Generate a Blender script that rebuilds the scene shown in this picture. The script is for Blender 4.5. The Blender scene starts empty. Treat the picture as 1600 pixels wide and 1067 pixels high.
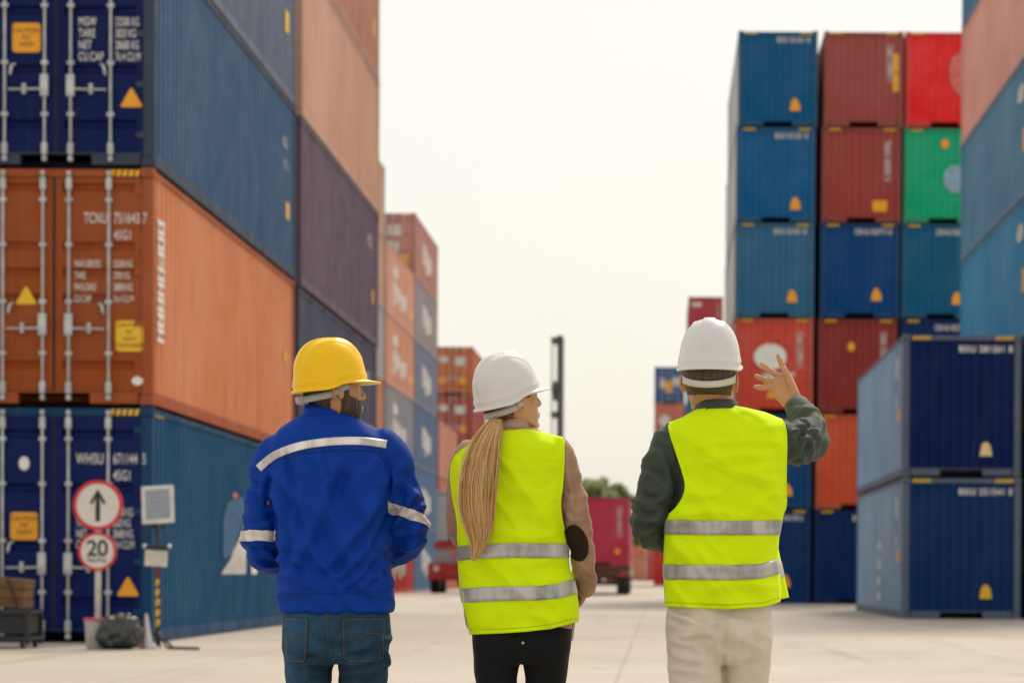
import bpy, bmesh, math, random
from mathutils import Vector, Matrix, noise, Euler
from mathutils.bvhtree import BVHTree
R = math.radians
PI = math.pi
SC = bpy.context.scene
COL = SC.collection
rnd = random.Random(7)

# ------------------------------------------------------------------ camera
F, VPX, HOR, CAMH = 4000.0, 1030.0, 897.0, 0.88
PITCH, ROLL = R(0.8), R(0.32)
cam_d = bpy.data.cameras.new("camera")
cam = bpy.data.objects.new("camera", cam_d)
COL.objects.link(cam)
cam_d.sensor_fit = 'HORIZONTAL'
cam_d.sensor_width = 36.0
cam_d.lens = F / 1600 * 36
PPY = HOR + F * math.tan(PITCH)          # principal point in photograph pixels
cam_d.shift_x = -(VPX - 800) / 1600
cam_d.shift_y = (PPY - 533.5) / 1600
cam_d.clip_start = 0.1
cam_d.clip_end = 6000
CAM_R = Matrix.Rotation(PI / 2 - PITCH, 3, 'X') @ Matrix.Rotation(ROLL, 3, 'Z')
cam.matrix_world = Matrix.Translation((0, 0, CAMH)) @ CAM_R.to_4x4()
cam_d.dof.use_dof = True
cam_d.dof.focus_distance = 8.6
cam_d.dof.aperture_fstop = 4.4
SC.camera = cam

def at(px, py, Y):
    """point of the plane y = Y that the photograph shows at pixel (px, py)"""
    d = CAM_R @ Vector(((px - VPX) / F, -(py - PPY) / F, -1.0))
    t = Y / d.y
    return Vector((d.x * t, Y, CAMH + d.z * t))

# ------------------------------------------------------------------ object helpers
def link(name, bm, mat, parent=None, smooth=False, mats=None):
    me = bpy.data.meshes.new(name)
    bm.normal_update()
    bm.to_mesh(me)
    bm.free()
    for m in (mats or [mat]):
        me.materials.append(m)
    if smooth:
        for p in me.polygons:
            p.use_smooth = True
    o = bpy.data.objects.new(name, me)
    COL.objects.link(o)
    if parent is not None:
        o.parent = parent
    return o

def empty(name, loc=(0, 0, 0), rz=0.0):
    o = bpy.data.objects.new(name, None)
    o.empty_display_size = 0.2
    o.location = loc
    o.rotation_euler = (0, 0, rz)
    COL.objects.link(o)
    return o

def tag(o, label=None, cat=None, group=None, kind=None):
    if label: o["label"] = label
    if cat: o["category"] = cat
    if group: o["group"] = group
    if kind: o["kind"] = kind
    return o

def box(bm, c, s, rot=None, bevel=0.0):
    g = bmesh.ops.create_cube(bm, size=1.0)
    vs = g['verts']
    for v in vs:
        v.co = Vector((v.co.x * s[0], v.co.y * s[1], v.co.z * s[2]))
    if bevel > 0:
        es = set()
        for v in vs:
            es.update(v.link_edges)
        r = bmesh.ops.bevel(bm, geom=list(es), offset=bevel, segments=2, affect='EDGES', profile=0.6)
        vs = list({v for f in r['faces'] for v in f.verts} | {v for v in vs if v.is_valid})
    for v in vs:
        if rot is not None:
            v.co = rot @ v.co
        v.co = v.co + Vector(c)
    return vs

def frame_from(t):
    t = t.normalized()
    a = Vector((0, 0, 1)) if abs(t.z) < 0.9 else Vector((0, 1, 0))
    u = a.cross(t).normalized()
    return u, t.cross(u).normalized()

def catmull(pts, n):
    """resample a list of equal-length tuples smoothly to n samples"""
    m = len(pts)
    out = []
    for i in range(n):
        s = i / (n - 1) * (m - 1)
        k = min(int(s), m - 2)
        t = s - k
        p0, p1, p2, p3 = pts[max(k - 1, 0)], pts[k], pts[k + 1], pts[min(k + 2, m - 1)]
        out.append(tuple(0.5 * (2 * b + (c - a) * t + (2 * a - 5 * b + 4 * c - d) * t * t + (3 * b - a - 3 * c + d) * t ** 3)
                         for a, b, c, d in zip(p0, p1, p2, p3)))
    return out

def tube(bm, keys, n=0, seg=20, cap=True, flat=1.0, up=None):
    """keys: (x, y, z, r); round tube through them, with rounded ends"""
    ks = catmull(keys, n) if n else [tuple(k) for k in keys]
    P = [Vector(k[:3]) for k in ks]
    rings = []
    u = None
    for i, k in enumerate(ks):
        t = (P[min(i + 1, len(P) - 1)] - P[max(i - 1, 0)])
        if t.length < 1e-9: t = Vector((0, 0, 1))
        t.normalize()
        if u is None:
            u, v = frame_from(t)
            if up is not None:
                u = (Vector(up) - t * t.dot(Vector(up))).normalized()
        else:
            u = (u - t * t.dot(u)).normalized()
        v = t.cross(u).normalized()
        rings.append([bm.verts.new(P[i] + (u * math.cos(a) + v * math.sin(a) * flat) * max(k[3], 1e-4))
                      for a in (2 * PI * j / seg for j in range(seg))])
    for a, b in zip(rings, rings[1:]):
        for j in range(seg):
            bm.faces.new((a[j], a[(j + 1) % seg], b[(j + 1) % seg], b[j]))
    if cap:
        for ring, sgn, kk in ((rings[0], -1, 0), (rings[-1], 1, -1)):
            t = (P[1] - P[0]) if sgn < 0 else (P[-1] - P[-2])
            t = t.normalized() if t.length > 1e-9 else Vector((0, 0, 1))
            tip = bm.verts.new(P[kk] + t * sgn * ks[kk][3] * 0.55)
            mid = [bm.verts.new(P[kk] + (v.co - P[kk]) * 0.75 + t * sgn * ks[kk][3] * 0.4) for v in ring]
            for j in range(seg):
                q = (ring[j], ring[(j + 1) % seg], mid[(j + 1) % seg], mid[j])
                bm.faces.new(q if sgn > 0 else q[::-1])
                w = (mid[j], mid[(j + 1) % seg], tip)
                bm.faces.new(w if sgn > 0 else w[::-1])
    return rings

def rod(bm, a, b, r, seg=10):
    tube(bm, [(*a, r), (*b, r)], seg=seg, cap=False)
    # flat ends
    bm.verts.ensure_lookup_table()
    vs = bm.verts[-2 * seg:]
    bm.faces.new(vs[:seg][::-1]); bm.faces.new(vs[seg:])

def lathe(bm, prof, seg=24, c=(0, 0, 0), axis='Z', closed_ends=True):
    rings = []
    c = Vector(c)
    for r, z in prof:
        ring = []
        for j in range(seg):
            a = 2 * PI * j / seg
            p = {'Z': Vector((r * math.cos(a), r * math.sin(a), z)),
                 'X': Vector((z, r * math.cos(a), r * math.sin(a))),
                 'Y': Vector((r * math.sin(a), z, r * math.cos(a)))}[axis]
            ring.append(bm.verts.new(c + p))
        rings.append(ring)
    for a, b in zip(rings, rings[1:]):
        for j in range(seg):
            bm.faces.new((a[j], a[(j + 1) % seg], b[(j + 1) % seg], b[j]))
    if closed_ends:
        bm.faces.new(rings[0][::-1]); bm.faces.new(rings[-1])

def prism(bm, pts, y0, y1):
    """outline (x, z) given counter-clockwise as seen from -y, extruded from y0 to y1"""
    a = [bm.verts.new((x, y0, z)) for x, z in pts]
    b = [bm.verts.new((x, y1, z)) for x, z in pts]
    bm.faces.new(a)
    bm.faces.new(b[::-1])
    n = len(pts)
    for i in range(n):
        bm.faces.new((a[(i + 1) % n], a[i], b[i], b[(i + 1) % n]))

def text_bm(s, size, depth=0.004, align='LEFT', space=1.0, sx=1.0, bold=0.0, linegap=1.0):
    """lettering in the x-z plane, readable from -y"""
    cu = bpy.data.curves.new("lettering", 'FONT')
    cu.body = s
    cu.size = size
    cu.extrude = depth
    cu.align_x = align
    cu.space_character = space
    cu.space_line = linegap
    cu.offset = bold
    o = bpy.data.objects.new("lettering", cu)
    COL.objects.link(o)
    dg = bpy.context.evaluated_depsgraph_get()
    me = bpy.data.meshes.new_from_object(o.evaluated_get(dg))
    bm = bmesh.new()
    bm.from_mesh(me)
    bpy.data.objects.remove(o)
    bpy.data.curves.remove(cu)
    bpy.data.meshes.remove(me)
    for v in bm.verts:
        v.co = Vector((v.co.x * sx, -v.co.z, v.co.y))
    return bm

def shift(bm, d):
    for v in bm.verts:
        v.co += Vector(d)
    return bm

def turn(bm, m):
    for v in bm.verts:
        v.co = m @ v.co
    return bm

# ------------------------------------------------------------------ materials
class N:
    def __init__(s, name):
        s.m = bpy.data.materials.new(name)
        s.m.use_nodes = True
        s.t = s.m.node_tree
        s.b = s.t.nodes["Principled BSDF"]
        s.tc = s.t.nodes.new("ShaderNodeTexCoord")
    def new(s, k, **kw):
        n = s.t.nodes.new(k)
        for a, v in kw.items():
            setattr(n, a, v)
        return n
    def l(s, a, b):
        s.t.links.new(a, b)
    def noise(s, scale, detail=4, rough=0.55, sc=(1, 1, 1), dist=0.0, coord='Object'):
        mp = s.new("ShaderNodeMapping")
        mp.inputs['Scale'].default_value = sc
        s.l(s.tc.outputs[coord], mp.inputs['Vector'])
        n = s.new("ShaderNodeTexNoise")
        n.inputs['Scale'].default_value = scale
        n.inputs['Detail'].default_value = detail
        n.inputs['Roughness'].default_value = rough
        n.inputs['Distortion'].default_value = dist
        s.l(mp.outputs['Vector'], n.inputs['Vector'])
        return n.outputs['Fac']
    def ramp(s, fac, a, b, va=0.0, vb=1.0):
        n = s.new("ShaderNodeMapRange")
        n.inputs['From Min'].default_value = a
        n.inputs['From Max'].default_value = b
        n.inputs['To Min'].default_value = va
        n.inputs['To Max'].default_value = vb
        n.interpolation_type = 'SMOOTHSTEP'
        s.l(fac, n.inputs['Value'])
        return n.outputs['Result']
    def mix(s, fac, a, b):
        n = s.new("ShaderNodeMix", data_type='RGBA')
        for sock, v in ((n.inputs[0], fac), (n.inputs[6], a), (n.inputs[7], b)):
            if isinstance(v, (int, float)): sock.default_value = v
            elif isinstance(v, tuple): sock.default_value = (*v[:3], 1.0)
            else: s.l(v, sock)
        return n.outputs[2]
    def mul(s, a, b):
        n = s.new("ShaderNodeMath", operation='MULTIPLY')
        for sock, v in ((n.inputs[0], a), (n.inputs[1], b)):
            if isinstance(v, (int, float)): sock.default_value = v
            else: s.l(v, sock)
        return n.outputs[0]
    def bump(s, h, strength=0.2, dist=0.01):
        n = s.new("ShaderNodeBump")
        n.inputs['Strength'].default_value = strength
        n.inputs['Distance'].default_value = dist
        s.l(h, n.inputs['Height'])
        s.l(n.outputs['Normal'], s.b.inputs['Normal'])
    def col(s, c): 
        if isinstance(c, tuple): s.b.inputs['Base Color'].default_value = (*c, 1)
        else: s.l(c, s.b.inputs['Base Color'])
    def rough(s, r):
        if isinstance(r, (int, float)): s.b.inputs['Roughness'].default_value = r
        else: s.l(r, s.b.inputs['Roughness'])

def tint(c, k, g=0.0):
    m = sum(c) / 3
    return tuple(max(0.0, min(1.0, (x + (m - x) * g) * k)) for x in c)

PAINTS = {}
def paint(c, wear=0.5, rough=0.42, name="container_paint"):
    """weathered steel paint: faded patches, dirt runs, rust spots"""
    key = (c, wear, rough)
    if key in PAINTS: return PAINTS[key]
    n = N(name)
    big = n.ramp(n.noise(0.45, 5, 0.6), 0.35, 0.7)
    base = n.mix(big, c, tint(c, 1.22, 0.18))
    run = n.ramp(n.noise(2.6, 5, 0.6, (2.2, 2.2, 0.16)), 0.52, 0.78)
    base = n.mix(n.mul(run, 0.45 * wear + 0.1), base, tint(c, 0.55, 0.25))
    chalk = n.ramp(n.noise(5.0, 4, 0.6, (1.6, 1.6, 0.22)), 0.56, 0.8)
    base = n.mix(n.mul(chalk, 0.30 * wear), base, tuple(0.72 * x + 0.10 for x in c))
    rust = n.ramp(n.noise(3.2, 8, 0.72, (1, 1, 0.6)), 0.66, 0.72)
    base = n.mix(n.mul(rust, 0.8 * wear), base, (0.10, 0.037, 0.014))
    n.col(base)
    n.rough(n.ramp(n.noise(1.7, 4), 0.3, 0.75, rough - 0.08, rough + 0.22))
    n.b.inputs['Specular IOR Level'].default_value = 0.12
    n.bump(n.noise(1.1, 3, 0.5), 0.25, 0.05)
    PAINTS[key] = n.m
    return n.m

def simple(name, c, rough=0.6, metal=0.0, var=0.25, scale=6.0, bump=0.15, spec=0.5):
    n = N(name)
    f = n.ramp(n.noise(scale, 5, 0.6), 0.3, 0.75)
    n.col(n.mix(f, tint(c, 1 - var), tint(c, 1 + var * 0.6)))
    n.rough(n.ramp(n.noise(scale * 1.7, 3), 0.3, 0.7, max(0.03, rough - 0.1), min(1, rough + 0.12)))
    n.b.inputs['Metallic'].default_value = metal
    n.b.inputs['Specular IOR Level'].default_value = spec
    if bump: n.bump(n.noise(scale * 5, 4), bump, 0.004)
    return n.m

def fabric(name, c, rough=0.8, var=0.12, sheen=0.2, weave=900.0, spec=0.25):
    n = N(name)
    f = n.ramp(n.noise(7, 5, 0.6), 0.3, 0.75)
    n.col(n.mix(f, tint(c, 1 - var), tint(c, 1 + var)))
    n.rough(rough)
    n.b.inputs['Sheen Weight'].default_value = sheen * 0.35
    n.b.inputs['Specular IOR Level'].default_value = spec
    n.bump(n.noise(weave, 2, 0.5), 0.12, 0.001)
    return n.m

M = {}
M['white'] = simple("white_marking", (0.82, 0.80, 0.76), 0.55, var=0.08)
M['galv'] = simple("galvanized_steel", (0.52, 0.53, 0.54), 0.42, 0.35, var=0.25)
M['dark'] = simple("dark_steel", (0.03, 0.03, 0.033), 0.55, 0.2)
M['rubber'] = simple("black_rubber", (0.012, 0.012, 0.013), 0.75)
M['yellow'] = simple("yellow_marking", (0.85, 0.50, 0.015), 0.5, var=0.08)
M['orange_mark'] = simple("orange_marking", (0.85, 0.36, 0.012), 0.5, var=0.08)
M['black'] = simple("black_marking", (0.015, 0.015, 0.016), 0.5)
M['rust'] = simple("rusty_steel", (0.13, 0.055, 0.03), 0.8, var=0.4)
M['faded'] = simple("faded_white_marking", (0.62, 0.60, 0.57), 0.6, var=0.3, scale=3)

# ------------------------------------------------------------------ light
SUN_AZ, SUN_EL = R(20), R(47)           # azimuth from +y towards +x; ahead and to the left
sun_d = bpy.data.lights.new("sun", 'SUN')
sun_d.energy = 2.4
sun_d.angle = R(15)
sun_d.color = (1.0, 0.87, 0.68)
sun = bpy.data.objects.new("sun", sun_d)
sd = Vector((math.sin(SUN_AZ) * math.cos(SUN_EL), math.cos(SUN_AZ) * math.cos(SUN_EL), math.sin(SUN_EL)))
sun.rotation_euler = (-sd).to_track_quat('-Z', 'Y').to_euler()
sun.location = sd * 60
COL.objects.link(sun)

w = bpy.data.worlds.new("World")
SC.world = w
w.use_nodes = True
nt = w.node_tree
bg = nt.nodes["Background"]
sky = nt.nodes.new("ShaderNodeTexSky")
sky.sky_type = 'NISHITA'
sky.sun_disc = False
sky.sun_elevation = SUN_EL
sky.sun_rotation = SUN_AZ
sky.air_density = 1.2
sky.dust_density = 4.0
tc = nt.nodes.new("ShaderNodeTexCoord")
cn = nt.nodes.new("ShaderNodeTexNoise")
cn.inputs['Scale'].default_value = 3.0
cn.inputs['Detail'].default_value = 5
nt.links.new(tc.outputs['Generated'], cn.inputs['Vector'])
cr = nt.nodes.new("ShaderNodeMapRange")
cr.inputs['From Min'].default_value = 0.3
cr.inputs['From Max'].default_value = 0.75
cr.inputs['To Min'].default_value = 0.90
cr.inputs['To Max'].default_value = 0.62
nt.links.new(cn.outputs['Fac'], cr.inputs['Value'])
mx = nt.nodes.new("ShaderNodeMix")
mx.data_type = 'RGBA'
nt.links.new(cr.outputs['Result'], mx.inputs[0])
nt.links.new(sky.outputs['Color'], mx.inputs[6])
mx.inputs[7].default_value = (8.95, 8.75, 7.95, 1)       # bright overcast
nt.links.new(mx.outputs[2], bg.inputs['Color'])
bg.inputs['Strength'].default_value = 0.10

SC.view_settings.view_transform = 'Standard'
SC.view_settings.look = 'None'
SC.view_settings.gamma = 1.0
SC.view_settings.exposure = 0.17
SC.render.engine = 'CYCLES'
SC.cycles.use_denoising = True
SC.cycles.max_bounces = 8
SC.cycles.diffuse_bounces = 3
SC.cycles.glossy_bounces = 3
SC.cycles.transparent_max_bounces = 8
SC.cycles.caustics_reflective = False
SC.cycles.caustics_refractive = False
# ------------------------------------------------------------------ ground
n = N("concrete_yard")
big = n.ramp(n.noise(0.08, 5, 0.6), 0.35, 0.7)
base = n.mix(big, (0.42, 0.365, 0.315), (0.52, 0.46, 0.405))
st = n.ramp(n.noise(0.55, 6, 0.65, (1, 0.35, 1)), 0.55, 0.78)
base = n.mix(n.mul(st, 0.75), base, (0.27, 0.22, 0.185))
tr = n.ramp(n.noise(1.1, 5, 0.6, (1.0, 0.045, 1)), 0.56, 0.74)
base = n.mix(n.mul(tr, 0.65), base, (0.24, 0.20, 0.17))
spk = n.ramp(n.noise(9, 6, 0.7), 0.60, 0.75)
base = n.mix(n.mul(spk, 0.65), base, (0.22, 0.19, 0.165))
oil = n.ramp(n.noise(0.9, 3, 0.5, (1, 1, 1), 0.6), 0.67, 0.76)
base = n.mix(n.mul(oil, 0.75), base, (0.13, 0.11, 0.10))
mp = n.new("ShaderNodeMapping")
mp.inputs['Location'].default_value = (0.35, 1.2, 0)
n.l(n.tc.outputs['Object'], mp.inputs['Vector'])
br = n.new("ShaderNodeTexBrick")
br.offset = 0.0
br.inputs['Color1'].default_value = (1, 1, 1, 1)
br.inputs['Color2'].default_value = (0.84, 0.84, 0.84, 1)
br.inputs['Mortar'].default_value = (0.3, 0.3, 0.3, 1)
br.inputs['Scale'].default_value = 1.0
br.inputs['Mortar Size'].default_value = 0.02
br.inputs['Brick Width'].default_value = 4.0
br.inputs['Row Height'].default_value = 5.0
n.l(mp.outputs['Vector'], br.inputs['Vector'])
slab = n.mix(0.5, br.outputs['Color'], (1, 1, 1))
mm = n.new("ShaderNodeMix", data_type='RGBA', blend_type='MULTIPLY')
mm.inputs[0].default_value = 0.62
n.l(base, mm.inputs[6]); n.l(slab, mm.inputs[7])
n.col(mm.outputs[2])
n.rough(n.ramp(n.noise(1.3, 4), 0.3, 0.7, 0.62, 0.88))
n.bump(n.noise(22, 5, 0.6), 0.25, 0.01)
bm = bmesh.new()
GX, GY0, GY1 = 900, -60, 1800
for x0, x1 in ((-GX, GX),):
    vs = [bm.verts.new(p) for p in ((x0, GY0, 0), (x1, GY0, 0), (x1, GY1, 0), (x0, GY1, 0))]
    bm.faces.new(vs)
tag(link("ground", bm, n.m), kind="structure", label="pale concrete yard floor with stains and slab joints")

# ------------------------------------------------------------------ containers
L, W, H, PT = 12.19, 2.438, 2.896, 2.93
HW = W / 2
def frame_mesh():
    bm = bmesh.new()
    p = 0.15
    for sx in (-1, 1):
        for y in (p / 2 + 0.004, L - p / 2 - 0.004):
            box(bm, (sx * (HW - 0.072), y, H / 2), (0.136, p, H - 0.24), bevel=0.012)
        box(bm, (sx * (HW - 0.045), L / 2, 0.085), (0.07, L - 0.36, 0.15), bevel=0.008)
        box(bm, (sx * (HW - 0.040), L / 2, H - 0.045), (0.064, L - 0.36, 0.072), bevel=0.008)
        box(bm, (sx * (HW - 0.055), L / 2, 0.155), (0.012, L - 0.36, 0.02))
        for y in (0.075, L - 0.075):                       # sills either side of the lifting slot
            box(bm, (sx * 0.74, y, 0.075), (0.60, 0.12, 0.13), bevel=0.01)
    for y in (0.075, L - 0.075):
        box(bm, (0, y, 0.152), (W - 0.29, 0.11, 0.02))
        box(bm, (0, y, H - 0.062), (W - 0.36, 0.12, 0.10), bevel=0.012)
    for k in range(14):                                    # floor cross members
        box(bm, (0, 0.7 + k * 0.83, 0.11), (W - 0.17, 0.05, 0.07))
    return bm
def corrug(bm, a, b, z0, z1, pitch, depth, axis, pos, out):
    """trapezoid corrugation from a to b; axis 'Y' for sides, 'X' for ends; out = direction of outside"""
    n = round((b - a) / pitch)
    pitch = (b - a) / n
    prof = []
    for i in range(n):
        s = a + i * pitch
        prof += [(s, 0), (s + pitch * 0.34, 0), (s + pitch * 0.48, -depth), (s + pitch * 0.86, -depth)]
    prof.append((b, 0))
    last = None
    for s, d in prof:
        q = pos + out * d
        if axis == 'Y': col = [(q, s, z) for z in (z0, z1)]
        else: col = [(s, q, z) for z in (z0, z1)]
        col = [bm.verts.new(c) for c in col]
        if last:
            f = (last[0], col[0], col[1], last[1])
            flip = (axis == 'Y' and out < 0) or (axis == 'X' and out > 0)
            bm.faces.new(f[::-1] if flip else f)
        last = col
def panel_mesh(kind):
    bm = bmesh.new()
    if kind == 'left': corrug(bm, 0.155, L - 0.155, 0.16, H - 0.08, 0.30, 0.052, 'Y', -(HW - 0.022), -1)
    if kind == 'right': corrug(bm, 0.155, L - 0.155, 0.16, H - 0.08, 0.30, 0.052, 'Y', HW - 0.022, 1)
    if kind == 'front': corrug(bm, -HW + 0.14, HW - 0.14, 0.16, H - 0.11, 0.215, 0.045, 'X', 0.03, -1)
    if kind == 'rear': corrug(bm, -HW + 0.14, HW - 0.14, 0.16, H - 0.11, 0.215, 0.045, 'X', L - 0.03, 1)
    if kind == 'roof':
        n = 44
        for i in range(n):
            a = 0.15 + i * (L - 0.3) / n
            pw = (L - 0.3) / n
            zs = [(a, 0), (a + pw * .3, 0), (a + pw * .5, -.02), (a + pw * .8, -.02), (a + pw, 0)]
            for (y0, d0), (y1, d1) in zip(zs, zs[1:]):
                z = H - 0.03
                vs = [bm.verts.new(p) for p in ((-HW + .07, y0, z + d0), (HW - .07, y0, z + d0), (HW - .07, y1, z + d1), (-HW + .07, y1, z + d1))]
                bm.faces.new(vs)
    return bm
def casting_mesh():
    bm = bmesh.new()
    box(bm, (0, 0, 0), (0.162, 0.178, 0.118), bevel=0.008)
    for sx in (-1, 1):                                     # oval hand holes
        lathe(bm, [(0.042, sx * 0.079), (0.042, sx * 0.0825), (0.026, sx * 0.083), (0.024, sx * 0.05)], 12, axis='X', closed_ends=False)
    for sy in (-1, 1):
        lathe(bm, [(0.042, sy * 0.087), (0.042, sy * 0.0905), (0.026, sy * 0.091), (0.024, sy * 0.06)], 12, axis='Y', closed_ends=False)
    return bm
def leaf_mesh(s, bands):
    """door leaf; s = -1 left, 1 right; bands = heights of pressed grooves"""
    bm = bmesh.new()
    x0, x1 = (0.018, HW - 0.150)
    z0, z1, d, h = 0.17, H - 0.125, 0.045, 0.11
    y = 0.016
    prof = [(y, z0)]
    for b in bands:
        prof += [(y, b - h / 2), (y + d, b - h / 2 + 0.03), (y + d, b + h / 2 - 0.03), (y, b + h / 2)]
    prof.append((y, z1))
    xa, xb = x0 + 0.085, x1 - 0.085
    def strip(xs, pr):
        last = None
        for yy, z in pr:
            row = [bm.verts.new((s * x, yy, z)) for x in xs]
            if last:
                f = (last[0], last[1], row[1], row[0])
                bm.faces.new(f if s > 0 else f[::-1])
            last = row
    strip((xa, xb), prof)
    strip((x0, xa), [(y, z0), (y, z1)])
    strip((xb, x1), [(y, z0), (y, z1)])
    for b in bands:                                        # closed ends of the grooves
        for x, q in ((xa, 1), (xb, -1)):
            vs = [bm.verts.new((s * x, yy, z)) for yy, z in ((y, b - h / 2), (y + d, b - h / 2 + .03), (y + d, b + h / 2 - .03), (y, b + h / 2))]
            bm.faces.new(vs if s * q > 0 else vs[::-1])
    box(bm, (s * (x0 + x1) / 2, y + 0.058, (z0 + z1) / 2), (x1 - x0, 0.02, z1 - z0))
    return bm
def lockbar_mesh(x):
    bm = bmesh.new()
    tube(bm, [(x, -0.03, 0.07, 0.0175), (x, -0.03, H - 0.05, 0.0175)], seg=10, cap=True)
    for z in (0.62, 1.25, 1.95, 2.50):
        box(bm, (x, -0.022, z), (0.085, 0.052, 0.05), bevel=0.006)
    for z in (0.20, H - 0.2):
        box(bm, (x, -0.028, z), (0.075, 0.06, 0.15), bevel=0.015)
    for z in (0.075, H - 0.07):
        box(bm, (x, -0.02, z), (0.055, 0.07, 0.06), bevel=0.01)
    return bm
def handle_mesh(x, s):
    bm = bmesh.new()
    z = 0.93
    tube(bm, [(x, -0.05, z, 0.016), (x + s * 0.12, -0.06, z - 0.008, 0.014), (x + s * 0.44, -0.06, z - 0.012, 0.013)], n=8, seg=8)
    box(bm, (x, -0.045, z + 0.04), (0.10, 0.05, 0.27), bevel=0.01)
    box(bm, (x + s * 0.25, -0.03, z), (0.05, 0.05, 0.13), bevel=0.008)
    tube(bm, [(x + s * 0.36, -0.012, z + 0.30, 0.012), (x + s * 0.40, -0.03, z + 0.29, 0.016), (x + s * 0.42, -0.025, z + 0.20, 0.022), (x + s * 0.43, -0.01, z + 0.17, 0.012)], n=9, seg=8)
    return bm
def hinge_mesh(s):
    bm = bmesh.new()
    for z in (0.38, 1.0, 1.62, 2.25, 2.62):
        rod(bm, (s * (HW - 0.14), 0.0, z - 0.05), (s * (HW - 0.14), 0.0, z + 0.05), 0.016)
        box(bm, (s * (HW - 0.185), 0.006, z), (0.09, 0.016, 0.07))
    rod(bm, (s * (HW - 0.14), 0.004, 0.36), (s * (HW - 0.14), 0.004, 2.64), 0.006, 6)
    return bm
def gasket_mesh():
    bm = bmesh.new()
    box(bm, (0, 0.035, H / 2 + 0.02), (0.034, 0.03, H - 0.30))
    for s in (-1, 1):
        box(bm, (s * (HW - 0.146), 0.035, H / 2 + 0.02), (0.012, 0.03, H - 0.30))
    for z in (0.165, H - 0.12):
        box(bm, (0, 0.037, z), (W - 0.29, 0.03, 0.012))
    return bm

MESH = {}
def proto(key, bm, mat=None, smooth=False):
    me = bpy.data.meshes.new(key)
    bm.normal_update()
    bm.to_mesh(me); bm.free()
    me.materials.append(mat or M['dark'])
    if smooth:
        for p in me.polygons: p.use_smooth = True
    MESH[key] = me
    return me
proto("frame", frame_mesh())
for k in ('left', 'right', 'front', 'rear', 'roof'):
    proto("panel_" + k, panel_mesh(k))
proto("casting", casting_mesh())
BANDS_A, BANDS_B = (0.33 + 0.18, 1.18, 1.90, 2.56), (0.48, 1.30, 1.62, 1.94, 2.66)
for nm, bb in (("a", BANDS_A), ("b", BANDS_B)):
    for s in (-1, 1):
        proto("leaf_%s%d" % (nm, s), leaf_mesh(s, bb))
proto("bar_inner1", lockbar_mesh(0.19), M['galv'], True); proto("bar_outer1", lockbar_mesh(0.68), M['galv'], True)
proto("bar_inner-1", lockbar_mesh(-0.13), M['galv'], True); proto("bar_outer-1", lockbar_mesh(-0.62), M['galv'], True)
proto("handle1", handle_mesh(0.19, 1), M['galv'], True); proto("handle-1", handle_mesh(-0.13, -1), M['galv'], True)
proto("hinge1", hinge_mesh(1)); proto("hinge-1", hinge_mesh(-1))
proto("gasket", gasket_mesh(), M['rubber'])
bm = bmesh.new()                                           # height warning stripes at the top corners
for i in range(5):
    x = 0.03 + i * 0.075
    prism(bm, [(x, 0), (x + 0.045, 0), (x + 0.065, 0.075), (x + 0.02, 0.075)], -0.004, 0.002)
proto("stripe", bm, M['yellow'])

def part(name, key, parent, mat=None, loc=(0, 0, 0)):
    o = bpy.data.objects.new(name, MESH[key])
    COL.objects.link(o)
    o.parent = parent
    o.location = loc
    if mat is not None:
        o.material_slots[0].link = 'OBJECT'
        o.material_slots[0].material = mat
    return o

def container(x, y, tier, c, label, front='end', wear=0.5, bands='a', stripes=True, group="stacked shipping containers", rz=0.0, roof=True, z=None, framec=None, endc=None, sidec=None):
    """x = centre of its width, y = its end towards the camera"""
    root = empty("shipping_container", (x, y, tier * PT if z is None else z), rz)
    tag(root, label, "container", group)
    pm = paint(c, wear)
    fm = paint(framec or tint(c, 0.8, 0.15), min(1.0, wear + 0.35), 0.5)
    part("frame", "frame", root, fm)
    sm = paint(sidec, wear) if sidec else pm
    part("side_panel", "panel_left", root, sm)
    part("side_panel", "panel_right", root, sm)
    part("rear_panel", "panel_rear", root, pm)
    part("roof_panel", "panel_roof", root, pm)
    for sx in (-1, 1):
        for yy in (0.085, L - 0.085):
            for zz in (0.056, H - 0.050):
                part("corner_casting", "casting", root, fm, (sx * (HW - 0.079), yy, zz))
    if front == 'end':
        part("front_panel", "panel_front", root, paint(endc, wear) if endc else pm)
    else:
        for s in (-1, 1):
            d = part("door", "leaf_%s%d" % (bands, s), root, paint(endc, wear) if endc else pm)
            part("locking_bar", "bar_inner%d" % s, d)
            part("locking_bar", "bar_outer%d" % s, d)
            part("handle", "handle%d" % s, d)
            part("hinge", "hinge%d" % s, d, fm)
        part("gasket", "gasket", root)
    if stripes:
        part("warning_stripe", "stripe", root, None, (HW - 0.56, 0.004, H - 0.10))
        if front == 'end':
            part("warning_stripe", "stripe", root, None, (-HW + 0.18, 0.004, H - 0.10))
    return root

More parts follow.
